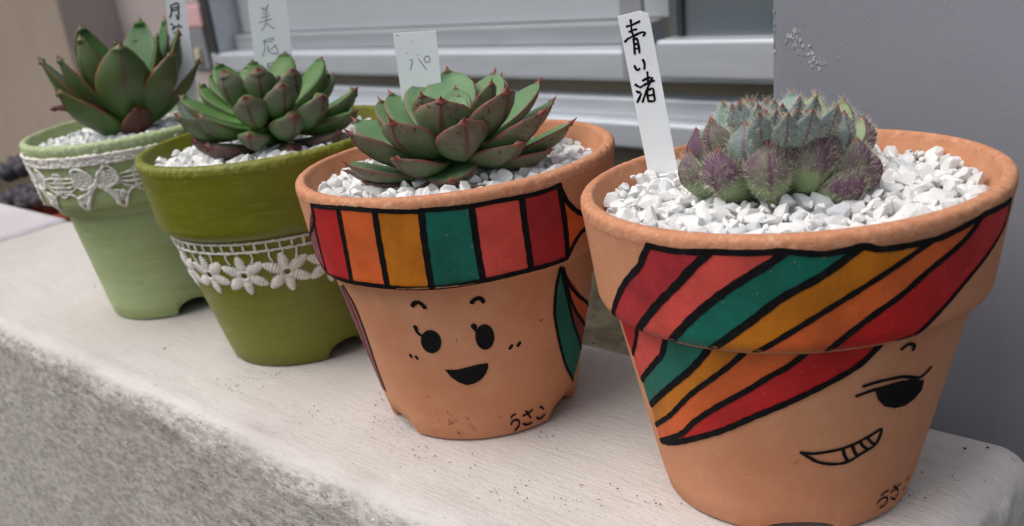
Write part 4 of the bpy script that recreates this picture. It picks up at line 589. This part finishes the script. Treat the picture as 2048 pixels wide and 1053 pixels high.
def lace_bow():
    P = POTS[1]; t = pots[1]
    cords = [closed_cord(P, z, o_, 'band') for z, o_ in ((.0842, .0005), (.0833, .0003), (.0824, .0003), (.0815, .0004), (.0807, .0005))]
    pic = []
    for j in range(9):
        thp = -.7933 + .672 * j
        pic.append([surf(P, thp - .012, .0842, .0004, 'band'), surf(P, thp - .01, .0866, .0006, 'band'), surf(P, thp + .01, .0868, .0006, 'band'), surf(P, thp + .012, .0842, .0004, 'band')])
    zig = [[surf(P, 2 * math.pi * i / 420, .0842 if i % 2 else .0807, .0005, 'band') for i in range(421)]]
    V, F = tube(cords, .00070, 6, .5); V2, F2 = tube(pic + zig, .00036, 5, .3); off = len(V)
    tr = obj('lace_trim', meshpy('lace_trim', V + V2, F + [tuple(off + i for i in f) for f in F2]), M['lace'], t)
    tr['label'] = 'white woven edging of the lace'
    wingL = [(0, 0), (-.05, .0042), (-.12, .0068), (-.19, .0067), (-.213, .003), (-.195, -.0012), (-.10, -.0024), (0, 0)]
    wingR = [(0, 0), (.04, .0040), (.10, .0066), (.145, .0070), (.195, .0040), (.20, .0003), (.10, -.0022), (0, 0)]
    tailL = [(0, -.0006), (-.10, -.0040), (-.225, -.0064), (-.232, -.0085), (-.193, -.0126), (-.165, -.0110), (-.09, -.0055), (0, -.0006)]
    tailR = [(0, -.0006), (.09, -.0052), (.155, -.0108), (.181, -.0126), (.215, -.0105), (.248, -.0070), (.22, -.0052), (.10, -.0034), (0, -.0006)]
    for j in range(8):
        c = -.8848 + .7854 * j; zc = .0722
        mk = lambda pts, o_=.0006: path_on(P, [(c + a, zc + b) for a, b in pts], o_, 'band')
        big = [mk(wingL), mk(wingR), mk(tailL), mk(tailR)]
        thin = []
        for w_, s_ in ((wingL, -1), (wingR, 1)):
            for f in (-.001, .0005, .002, .0035, .0048): thin.append(mk([(s_ * .03, f * .35), (s_ * .11, f), (s_ * .2, f * .75 + .0008)], .0004))
            for u in (.07, .10, .13, .16, .185): thin.append(mk([(s_ * u, -.0018), (s_ * (u + .006), .0018), (s_ * u, .0055)], .0005))
        for w_, s_ in ((tailL, -1), (tailR, 1)):
            for f in (.25, .5, .75):
                thin.append(mk([(s_ * .04, -.0022), (s_ * (.16 + .06 * f), -.0105 + .0045 * f)], .0005))
            for u in (.1, .13, .16, .19, .215): thin.append(mk([(s_ * u, -.0040 - .009 * (u - .1)), (s_ * u, -.0052 - .045 * (u - .1) if u < .2 else -.0105)], .0005))
        blk = [mk([(.345, .0046), (.342, 0), (.35, -.0050)]), mk([(.44, .0046), (.445, 0), (.44, -.0050)]), mk([(.345, .0046), (.39, .0052), (.44, .0046)]), mk([(.35, -.005), (.39, -.0058), (.44, -.005)])]
        for f in (-.003, -.001, .001, .003): blk.append(mk([(.20, f * .5 + .001), (.27, f), (.345, f * 1.1), (.44, f), (.51, f), (.585, f * .6 + .001)], .0005))
        for u in (.365, .392, .418): blk.append(mk([(u, .0046), (u, -.005)], .0004))
        blk.append(mk([(.235, -.0075), (.30, -.0042), (.345, -.0046)])); blk.append(mk([(.44, -.0048), (.49, -.0042), (.555, -.0064)]))
        for u in (-.18, -.155, .10, .135): blk.append(mk([(u, .0066), (u + .004, .0088)], .0004))
        V, F = tube(big, .00074, 6, .5); V2, F2 = tube(thin + blk, .00052, 5, .5); off = len(V)
        V += V2; F += [tuple(off + i for i in f) for f in F2]
        o_ = len(V); nk = 10
        obj('lace_bow', meshpy('lace_bow', V, F), M['lace'], tr)
lace_bow()

# ------------------------------------------------------------------ gravel
def stone_mesh(i, n=11):
    """a broken chip: blocky hull cut by a few flat faces"""
    bm = bmesh.new(); r_ = random.Random(100 + i); sx, sy, sz = r_.uniform(1.0, 1.45), r_.uniform(.75, 1.05), r_.uniform(.5, .85)
    P = []
    for _ in range(70):
        v = Vector((r_.gauss(0, 1), r_.gauss(0, 1), r_.gauss(0, 1))).normalized()
        P.append(v / (abs(v.x) ** 2.4 + abs(v.y) ** 2.4 + abs(v.z) ** 2.4) ** (1 / 2.4))
    for _ in range(r_.randint(9, 13)):
        nn = Vector((r_.gauss(0, 1), r_.gauss(0, 1), r_.gauss(0, 1))).normalized(); d = r_.uniform(.48, .80)
        P = [p - nn * max(0, p.dot(nn) - d) for p in P]
    for p in P: bm.verts.new((p.x * sx, p.y * sy, p.z * sz))
    bmesh.ops.convex_hull(bm, input=list(bm.verts)); bmesh.ops.delete(bm, geom=[v for v in bm.verts if not v.link_faces], context='VERTS')
    bmesh.ops.dissolve_limit(bm, angle_limit=math.radians(20), verts=list(bm.verts), edges=list(bm.edges))
    bmesh.ops.bevel(bm, geom=list(bm.edges), offset=.025, segments=1, affect='EDGES')
    me = bpy.data.meshes.new('stone'); bm.to_mesh(me); bm.free(); me.materials.append(M['stone'].m); return me
STONES = [stone_mesh(i, 9 + i % 6) for i in range(14)]
def stone_geo(me): return [v.co.copy() for v in me.vertices], [tuple(p.vertices) for p in me.polygons]
SG = [stone_geo(me) for me in STONES]
GR = {4: (.0858, .0466, (.0011, .0028), (-.0055, .005), .015), 3: (.0842, .0462, (.0014, .0031), (-.002, .004), .010), 2: (.0842, .0478, (.0016, .0033), (-.004, .004), .009), 1: (.0842, .0458, (.0014, .0028), (-.008, .004), .008)}
GLAB = {4: 'white stone chips filling the striped fringe pot around the hairy succulent', 3: 'white stone chips in the happy face pot under the red edged rosette',
        2: 'white stone chips in the olive pot under the fleshy rosette', 1: 'white stone chips in the pale green pot at the far end'}
for k in (4, 3, 2, 1):
    zg, rg, (smin, smax), pc, pr = GR[k]; P = POTS[k]; s = P['s']
    t = thing('gravel', (P['c'][0], P['c'][1], 0), GLAB[k], 'gravel', 'white gravel in the pots')
    placed = []; zt = zg * s; rg *= s
    camdir = Vector((-P['c'][0], -P['c'][1])).normalized()
    tries = 0; pc_ = Vector(pc)
    while len(placed) < 640 and tries < 9500:
        tries += 1
        sz = smax * (1 - min(1, tries / 7500)) ** 1.0 * rnd.uniform(.75, 1.0) + smin
        sz = min(sz, smax * 1.12)
        r = (rg - sz * .55) * math.sqrt(rnd.random()); a = rnd.random() * 6.2832; x, y = r * math.cos(a), r * math.sin(a)
        if (Vector((x, y)) - pc_).length < pr: continue
        if any((x - q_[0]) ** 2 + (y - q_[1]) ** 2 < (.68 * (sz + q_[2])) ** 2 for q_ in placed): continue
        placed.append((x, y, sz))
    # what shows: outside the plant's footprint or nearest the viewer
    placed.sort(key=lambda q_: -(q_[2] * 1000 + 3 * (Vector((q_[0], q_[1])) - pc_).length / rg))
    V, F = [], []
    def put(x, y, z, sz, single):
        rot = Matrix.Rotation(rnd.random() * 6.28, 3, 'Z') @ Matrix.Rotation(rnd.gauss(0, .6), 3, 'X') @ Matrix.Rotation(rnd.gauss(0, .6), 3, 'Y')
        i = rnd.randrange(len(STONES))
        if single:
            o = bpy.data.objects.new('stone', STONES[i]); COL.objects.link(o); o.parent = t
            o.location = (x, y, z); o.rotation_euler = rot.to_euler(); o.scale = (sz,) * 3
        else:
            off = len(V); vs, fs = SG[i]
            V.extend(rot @ v * sz + Vector((x, y, z)) for v in vs); F.extend(tuple(off + j for j in f) for f in fs)
    for n_, (x, y, sz) in enumerate(placed):
        edge = max(0, (math.hypot(x, y) / rg - .8)) * .004
        put(x, y, zt - sz * .38 + rnd.uniform(-.0009, .0011) + edge, sz, n_ < 296)
    for _ in range(1100):
        r = (rg + .0005) * math.sqrt(rnd.random()); a = rnd.random() * 6.2832
        put(r * math.cos(a), r * math.sin(a), zt - rnd.uniform(.0019, .0048), rnd.uniform(.0014, .0027), False)
    o = obj('gravel_fill', meshpy('gravel_fill', V, F, False), M['stone'], t); o['kind'] = 'stuff'

# ------------------------------------------------------------------ succulents
def leaf_mesh(base, tip, W, style, seed, old=0):
    r_ = random.Random(seed)
    tb = {3: ([0, .12, .3, .48, .64, .76, .85, .90, .93, .945, .96, .98, 1], [.34, .44, .66, .90, 1.0, .95, .74, .48, .25, .13, .075, .04, .006], .15, .21),
          2: ([0, .15, .32, .5, .65, .78, .87, .925, .95, .962, .975, .988, 1], [.32, .36, .48, .72, .95, 1.0, .80, .54, .36, .23, .13, .06, .006], .34, .40),
          1: ([0, .15, .32, .5, .65, .78, .87, .925, .955, .972, .988, 1], [.55, .74, .95, 1.04, .98, .79, .55, .36, .22, .10, .045, .006], .14, .24),
          4: ([0, .12, .28, .45, .6, .70, .79, .86, .91, .945, .975, 1], [.40, .50, .68, .92, 1.07, 1.10, .96, .70, .42, .23, .11, .01], .42, .58)}[style]
    ts, ws, up_, lo_ = tb
    v = tip - base; L = v.length; d = v.normalized()
    o = Vector((v.x, v.y, 0)); o = o.normalized() if o.length > 1e-5 else Vector((1, 0, 0))
    kz = 0
    side = Vector((0, 0, 1)).cross(o).normalized()
    nrm = d.cross(side) * -1
    nrm = side.cross(d) * 1.0
    if nrm.dot(Vector((0, 0, 1)) - o * .8) < 0: nrm = -nrm
    roll = r_.uniform(-.16, .16); side, nrm = side * math.cos(roll) + nrm * math.sin(roll), nrm * math.cos(roll) - side * math.sin(roll)
    sag = {3: .11, 2: .10, 1: .08, 4: .22}[style] * L * (1.0 if d.z > .2 else .6)
    r0_ = .002
    if style == 4:      # outer leaves spring low and bulge out, inner ones stand upright
        kz = min(1, max(0, (tip.z - .0205) / .006)); r0_ = .004 - .0025 * kz
        base = Vector((0, 0, .0005 + .007 * kz))
        v = tip - base; L = v.length; d = v.normalized(); nrm = (nrm - d * nrm.dot(d)).normalized()
    if old == 2: sag = -.1 * L
    p0 = base + o * r0_; p1 = base + v * .48 - nrm * sag * 2 + side * r_.uniform(-.05, .05) * L; p2 = tip
    if style == 4: p1 = Vector((tip.x * (1.0 - .34 * kz), tip.y * (1.0 - .34 * kz), tip.z * (.40 + .16 * kz)))
    V, al, ed, lw = [], [], [], []
    NC = 16; T = []
    for i in range(len(ts) - 1):
        T.append(ts[i]); 
        if i < 9: T.append((ts[i] + ts[i + 1]) / 2)
    T.append(1.0)
    cup = {3: .22, 2: .04, 1: .24, 4: .02}[style]
    for t in T:
        P = p0 * (1 - t) ** 2 + p1 * 2 * t * (1 - t) + p2 * t * t
        tg = ((p1 - p0) * (1 - t) + (p2 - p1) * t).normalized()
        n = (nrm - tg * nrm.dot(tg)).normalized(); sd = tg.cross(n); 
        if sd.dot(side) < 0: sd = -sd
        f = float(np.interp(t, ts, ws)); a = W / 2 * f
        thk = W * min(1, f * 1.15 + .02) * (1 if t < .7 else max(.25, 1 - (t - .7) * 1.6))
        u, l = up_ * thk * .5, lo_ * thk * (1 if style != 4 else .88 - .38 * kz)
        if t > .93: u = l = a * .8
        for k in range(NC):
            c = 2 * math.pi * k / NC; cs, sn = math.cos(c), math.sin(c)
            x = a * math.copysign(abs(cs) ** (.85 if style in (2, 4) else .9), cs)
            # keel below, flatter above; thin margin
            y = (u * sn * (1 - .35 * abs(cs)) if sn > 0 else l * sn * (1 - .25 * abs(cs) ** 2) * (1 + (.12 if abs(cs) < .3 else 0)))
            y += cup * abs(x) ** 1.6 / max(W / 2, 1e-6) ** .6
            w_ = r_.uniform(-1, 1) * W * .006
            V.append(P + sd * x + n * (y + w_)); al.append(t); ed.append(abs(cs)); lw.append(1.0 if sn < -.05 else (.0 if sn > .05 else .5))
    F = grid_faces(len(T), NC, 0, True) + [tuple(range(NC))[::-1], tuple(len(V) - NC + k for k in range(NC))]
    me = meshpy('leaf', V, F)
    bm = bmesh.new(); bm.from_mesh(me); bmesh.ops.recalc_face_normals(bm, faces=bm.faces); bm.to_mesh(me); bm.free()
    for nm, arr in (('along', al), ('edge', ed), ('low', lw)):
        at = me.attributes.new(nm, 'FLOAT', 'POINT'); at.data.foreach_set('value', np.array(arr, np.float32))
    return me
PLAB = {1: 'tall rosette of broad bronze green leaves in the pale green pot', 2: 'rosette of thick blunt green leaves with grey purple ends in the olive pot',
        3: 'open rosette of pointed grey green leaves with red edges in the happy face pot', 4: 'round fuzzy succulent of blue green and purple leaves in the striped fringe pot'}
for k in (4, 3, 2, 1):
    B0, lst = LEAVES[k]
    t = thing('succulent', B0, PLAB[k], 'succulent', 'potted succulents on the ledge')
    hairs_V, hairs_F, hairs_A = [], [], []
    for i, (x, y, z, W, h, ex) in enumerate(lst):
        old = 1 if ex.get('old') else 2 if ex.get('dead') == 2 else 0
        me = leaf_mesh(Vector((0, 0, h)), Vector((x, y, z)), W * (.84 if k == 4 else 1.0 if k == 3 else .94 if k == 2 else 1.05), k, 31 * k + i, old)
        mat = M['leaf%d' % k]
        if ex.get('old'): mat = M['leaf_old']
        if ex.get('dead'): mat = M['leaf_dead']
        if k == 4:
            lowz = Vector((x, y, z - .004)); mat = M['leaf4p'] if (z < .0215 or i in (4, 9, 15)) and lowz.xy.length > .012 else M['leaf4']
        o = obj('leaf', me, mat, t)
        if ex.get('dead'): o['label'] = 'withered red brown leaf at the foot of the rosette'
        if k == 4:
            o['label'] = 'plump hairy leaf, purple towards the tip' if mat is M['leaf4p'] else 'plump hairy blue green leaf'
            rr = random.Random(900 + i); vs = [v.co for v in me.vertices]; ns = [v.normal.copy() for v in me.vertices]
            at = [d_.value for d_ in me.attributes['along'].data]; pol = [p_ for p_ in me.polygons if len(p_.vertices) == 4]
            ar = np.array([p_.area * (1.0 if at[p_.vertices[0]] > .3 else .35) for p_ in pol]); ar /= ar.sum()
            for pi in np.random.default_rng(i).choice(len(pol), 680, p=ar):
                p_ = pol[pi]; q4 = p_.vertices; a_, b_ = rr.random(), rr.random()
                pt = (vs[q4[0]] * (1 - a_) + vs[q4[1]] * a_) * (1 - b_) + (vs[q4[3]] * (1 - a_) + vs[q4[2]] * a_) * b_
                nn = p_.normal; tt = at[q4[0]]
                tipd = (Vector((x, y, z)) - pt).normalized()
                dr = (nn * 1.0 + tipd * rr.uniform(.1, .9) + Vector((rr.uniform(-.5, .5), rr.uniform(-.5, .5), rr.uniform(-.5, .5)))).normalized()
                Lh = rr.uniform(.0008, .0018) * (1.15 if tt > .6 else .8); rad = .000029
                bend = Vector((rr.uniform(-1, 1), rr.uniform(-1, 1), rr.uniform(-.6, 1))) * Lh * .28
                ax1 = dr.orthogonal().normalized(); ax2 = dr.cross(ax1); off = len(hairs_V)
                mid = pt + dr * Lh * .55 + bend * .35; end = pt + dr * Lh + bend
                for c_, rd in ((pt, rad), (mid, rad * .8)):
                    for j in range(3): hairs_V.append(c_ + (ax1 * math.cos(j * 2.094) + ax2 * math.sin(j * 2.094)) * rd); hairs_A.append(tt)
                hairs_V.append(end); hairs_A.append(tt)
                for j in range(3):
                    j2 = (j + 1) % 3; hairs_F.append((off + j, off + j2, off + 3 + j2, off + 3 + j)); hairs_F.append((off + 3 + j, off + 3 + j2, off + 6))
    if hairs_V:
        me = meshpy('leaf_hairs', hairs_V, hairs_F)
        a = me.attributes.new('along', 'FLOAT', 'POINT'); a.data.foreach_set('value', np.array(hairs_A, np.float32))
        o = obj('leaf_hairs', me, M['hair'], t); o['kind'] = 'stuff'
    # short stem the leaves spring from
    V, F = [], []
    rs, hs_ = {4: (.007, .011), 3: (.005, .0105), 2: (.005, .011), 1: (.006, .010)}[k]
    nr = 12
    for (r, z) in ((rs * 1.1, -.006), (rs, 0), (rs * .9, hs_ * .6), (rs * .5, hs_), (.0002, hs_ * 1.05)):
        for j in range(nr): V.append((r * math.cos(6.2832 * j / nr), r * math.sin(6.2832 * j / nr), z))
    me = meshpy('stem', V, grid_faces(5, nr, 0, True))
    for nm in ('along', 'edge', 'low'): me.attributes.new(nm, 'FLOAT', 'POINT')
    obj('stem', me, M['leaf%d' % k], t)

# ------------------------------------------------------------------ label stakes
LLAB = {4: 'white label stake with bold black characters, one top corner rounded', 3: 'short wide white label stake with faint grey letters behind the red edged rosette',
        2: 'tall white label stake with faint grey characters behind the olive pot', 1: 'narrow white label stake with dark characters behind the far bronze rosette'}
for L_ in LABELS:
    k = L_['pot']; B = Vector(L_['base']); ex, ey, nn = Vector(L_['ex']), Vector(L_['ey']), Vector(L_['n'])
    t = thing('plant_label', B, LLAB[k], 'plant label', 'white plant labels stuck in the pots')
    c = [tuple(q_) for q_ in L_['corners']]
    # the buried point
    bl, br = c[-1], c[-2]; dn = np.array([(bl[0] + br[0]) / 2 - (c[0][0] + c[1][0]) / 2, (bl[1] + br[1]) / 2 - (c[0][1] + c[1][1]) / 2]); dn /= np.linalg.norm(dn)
    z_need = .012 + (bl[1] if k < 4 else 0)
    br2 = (br[0] + dn[0] * z_need, br[1] + dn[1] * z_need); bl2 = (bl[0] + dn[0] * z_need, bl[1] + dn[1] * z_need); pt_ = ((br2[0] + bl2[0]) / 2 + dn[0] * .006, (br2[1] + bl2[1]) / 2 + dn[1] * .006)
    out = c[:-1] + [br2, pt_, bl2, c[-1]]
    bm = bmesh.new(); th_ = .0003
    f = bm.faces.new([bm.verts.new(ex * x + ey * y - nn * th_) for x, y in out])
    ext = bmesh.ops.extrude_face_region(bm, geom=[f]); bmesh.ops.translate(bm, vec=nn * th_ * 2, verts=[v for v in ext['geom'] if isinstance(v, bmesh.types.BMVert)])
    bmesh.ops.recalc_face_normals(bm, faces=bm.faces); me = bpy.data.meshes.new('stake'); bm.to_mesh(me); bm.free()
    obj('stake', me, M['label'], t)
    V, F = [], []
    for i, st in enumerate(L_['strokes']):
        v2, f2 = ribbon(st, L_['w'], .0004, .22); off = len(V)
        V += [ex * float(a_[0]) + ey * float(a_[1]) + nn * (.00036 + .000003 * i) for a_ in v2]; F += [tuple(off + j for j in q_) for q_ in f2]
    o = obj('lettering', meshpy('lettering', V, F), M['marker' if k == 4 else 'dark_ink' if k == 1 else 'grey_ink'], t)

# ------------------------------------------------------------------ plants low behind the far end of the ledge
def far_rosette(loc, n, L, label, seed):
    t = thing('low_succulent', loc, label, 'succulent'); r_ = random.Random(seed)
    for i in range(n):
        a = i * 2.4; e = math.radians(15 + 55 * i / n); l = L * (1 - .45 * i / n)
        me = leaf_mesh(Vector((0, 0, .002)), Vector((math.cos(a) * math.cos(e) * l, math.sin(a) * math.cos(e) * l, math.sin(e) * l)), l * .58, 2, seed * 50 + i)
        obj('leaf', me, M['plant_far'], t)
far_rosette((-1.06, .378, -.046), 24, .034, 'dark blue green rosette behind the far end of the ledge', 3)
far_rosette((-.965, .358, -.034), 22, .030, 'dusky rosette in the small red pot behind the ledge', 4)
far_rosette((-1.20, .44, -.040), 24, .040, 'dark rosette farthest back against the beige wall', 5)
def small_pot(loc, r, h, label):
    t = thing('plastic_pot', loc, label, 'flower pot')
    pr = [(r * .1, 0), (r * .72, 0), (r * .95, h * .8), (r * 1.03, h * .8), (r * 1.05, h), (r * .97, h), (r * .93, h * .85), (r * .1, h * .85)]
    V = [(a * math.cos(6.2832 * j / 40), a * math.sin(6.2832 * j / 40), z) for a, z in pr for j in range(40)]
    obj('pot_body', meshpy('pot_body', V, grid_faces(len(pr), 40, 0, True)), M['redpot'], t)
q = M['redpot'] = Mat('red_clay', .7, .3); q.set('Base Color', q.mix(q.noise(40), srgb(176, 74, 44), srgb(150, 60, 40)))
small_pot((-.945, .356, -.118), .044, .085, 'small red clay pot on the ground behind the ledge')
bed = box('planting_bed', (-1.6, -.192, .30, .70, -.425, -.088), M['ground']); tag(bed, 'low dark soil bed between the ledge and the house wall', 'planting bed')  # its run behind the pots is added to darken the shadowed gap
# pebbles among them
V, F = [], []
for _ in range(260):
    i = rnd.randrange(len(SG)); off = len(V); p = Vector((rnd.uniform(-1.3, -.5), rnd.uniform(.31, .55), -.086)); s_ = rnd.uniform(.004, .009)
    V.extend(v * s_ + p for v in SG[i][0]); F.extend(tuple(off + j for j in f) for f in SG[i][1])
q = M['pebble'] = Mat('grey_pebble', .8, .2); q.set('Base Color', q.mix(q.noise(50), srgb(84, 88, 98), srgb(126, 126, 132)))
o = obj('pebbles', meshpy('pebbles', V, F, False), M['pebble']); tag(o, None, None, kind='stuff')

# ------------------------------------------------------------------ soil crumbs on the ledge
V, F = [], []
def crumb(x, y, r):
    i = rnd.randrange(len(SG)); off = len(V); rot = Matrix.Rotation(rnd.random() * 6.28, 3, 'Z')
    V.extend(rot @ v * r + Vector((x, y, .0006 + r * .2)) for v in SG[i][0]); F.extend(tuple(off + j for j in f) for f in SG[i][1])
for x, y, n_, sp in CRUMBS:
    for _ in range(n_): crumb(x + rnd.gauss(0, sp), min(max(y + rnd.gauss(0, sp * .7), .163), .282), rnd.uniform(.00012, .00034) if n_ > 1 else .0005)
o = obj('soil_crumbs', meshpy('soil_crumbs', V, F, False), M['soil']); tag(o, None, None, kind='stuff')
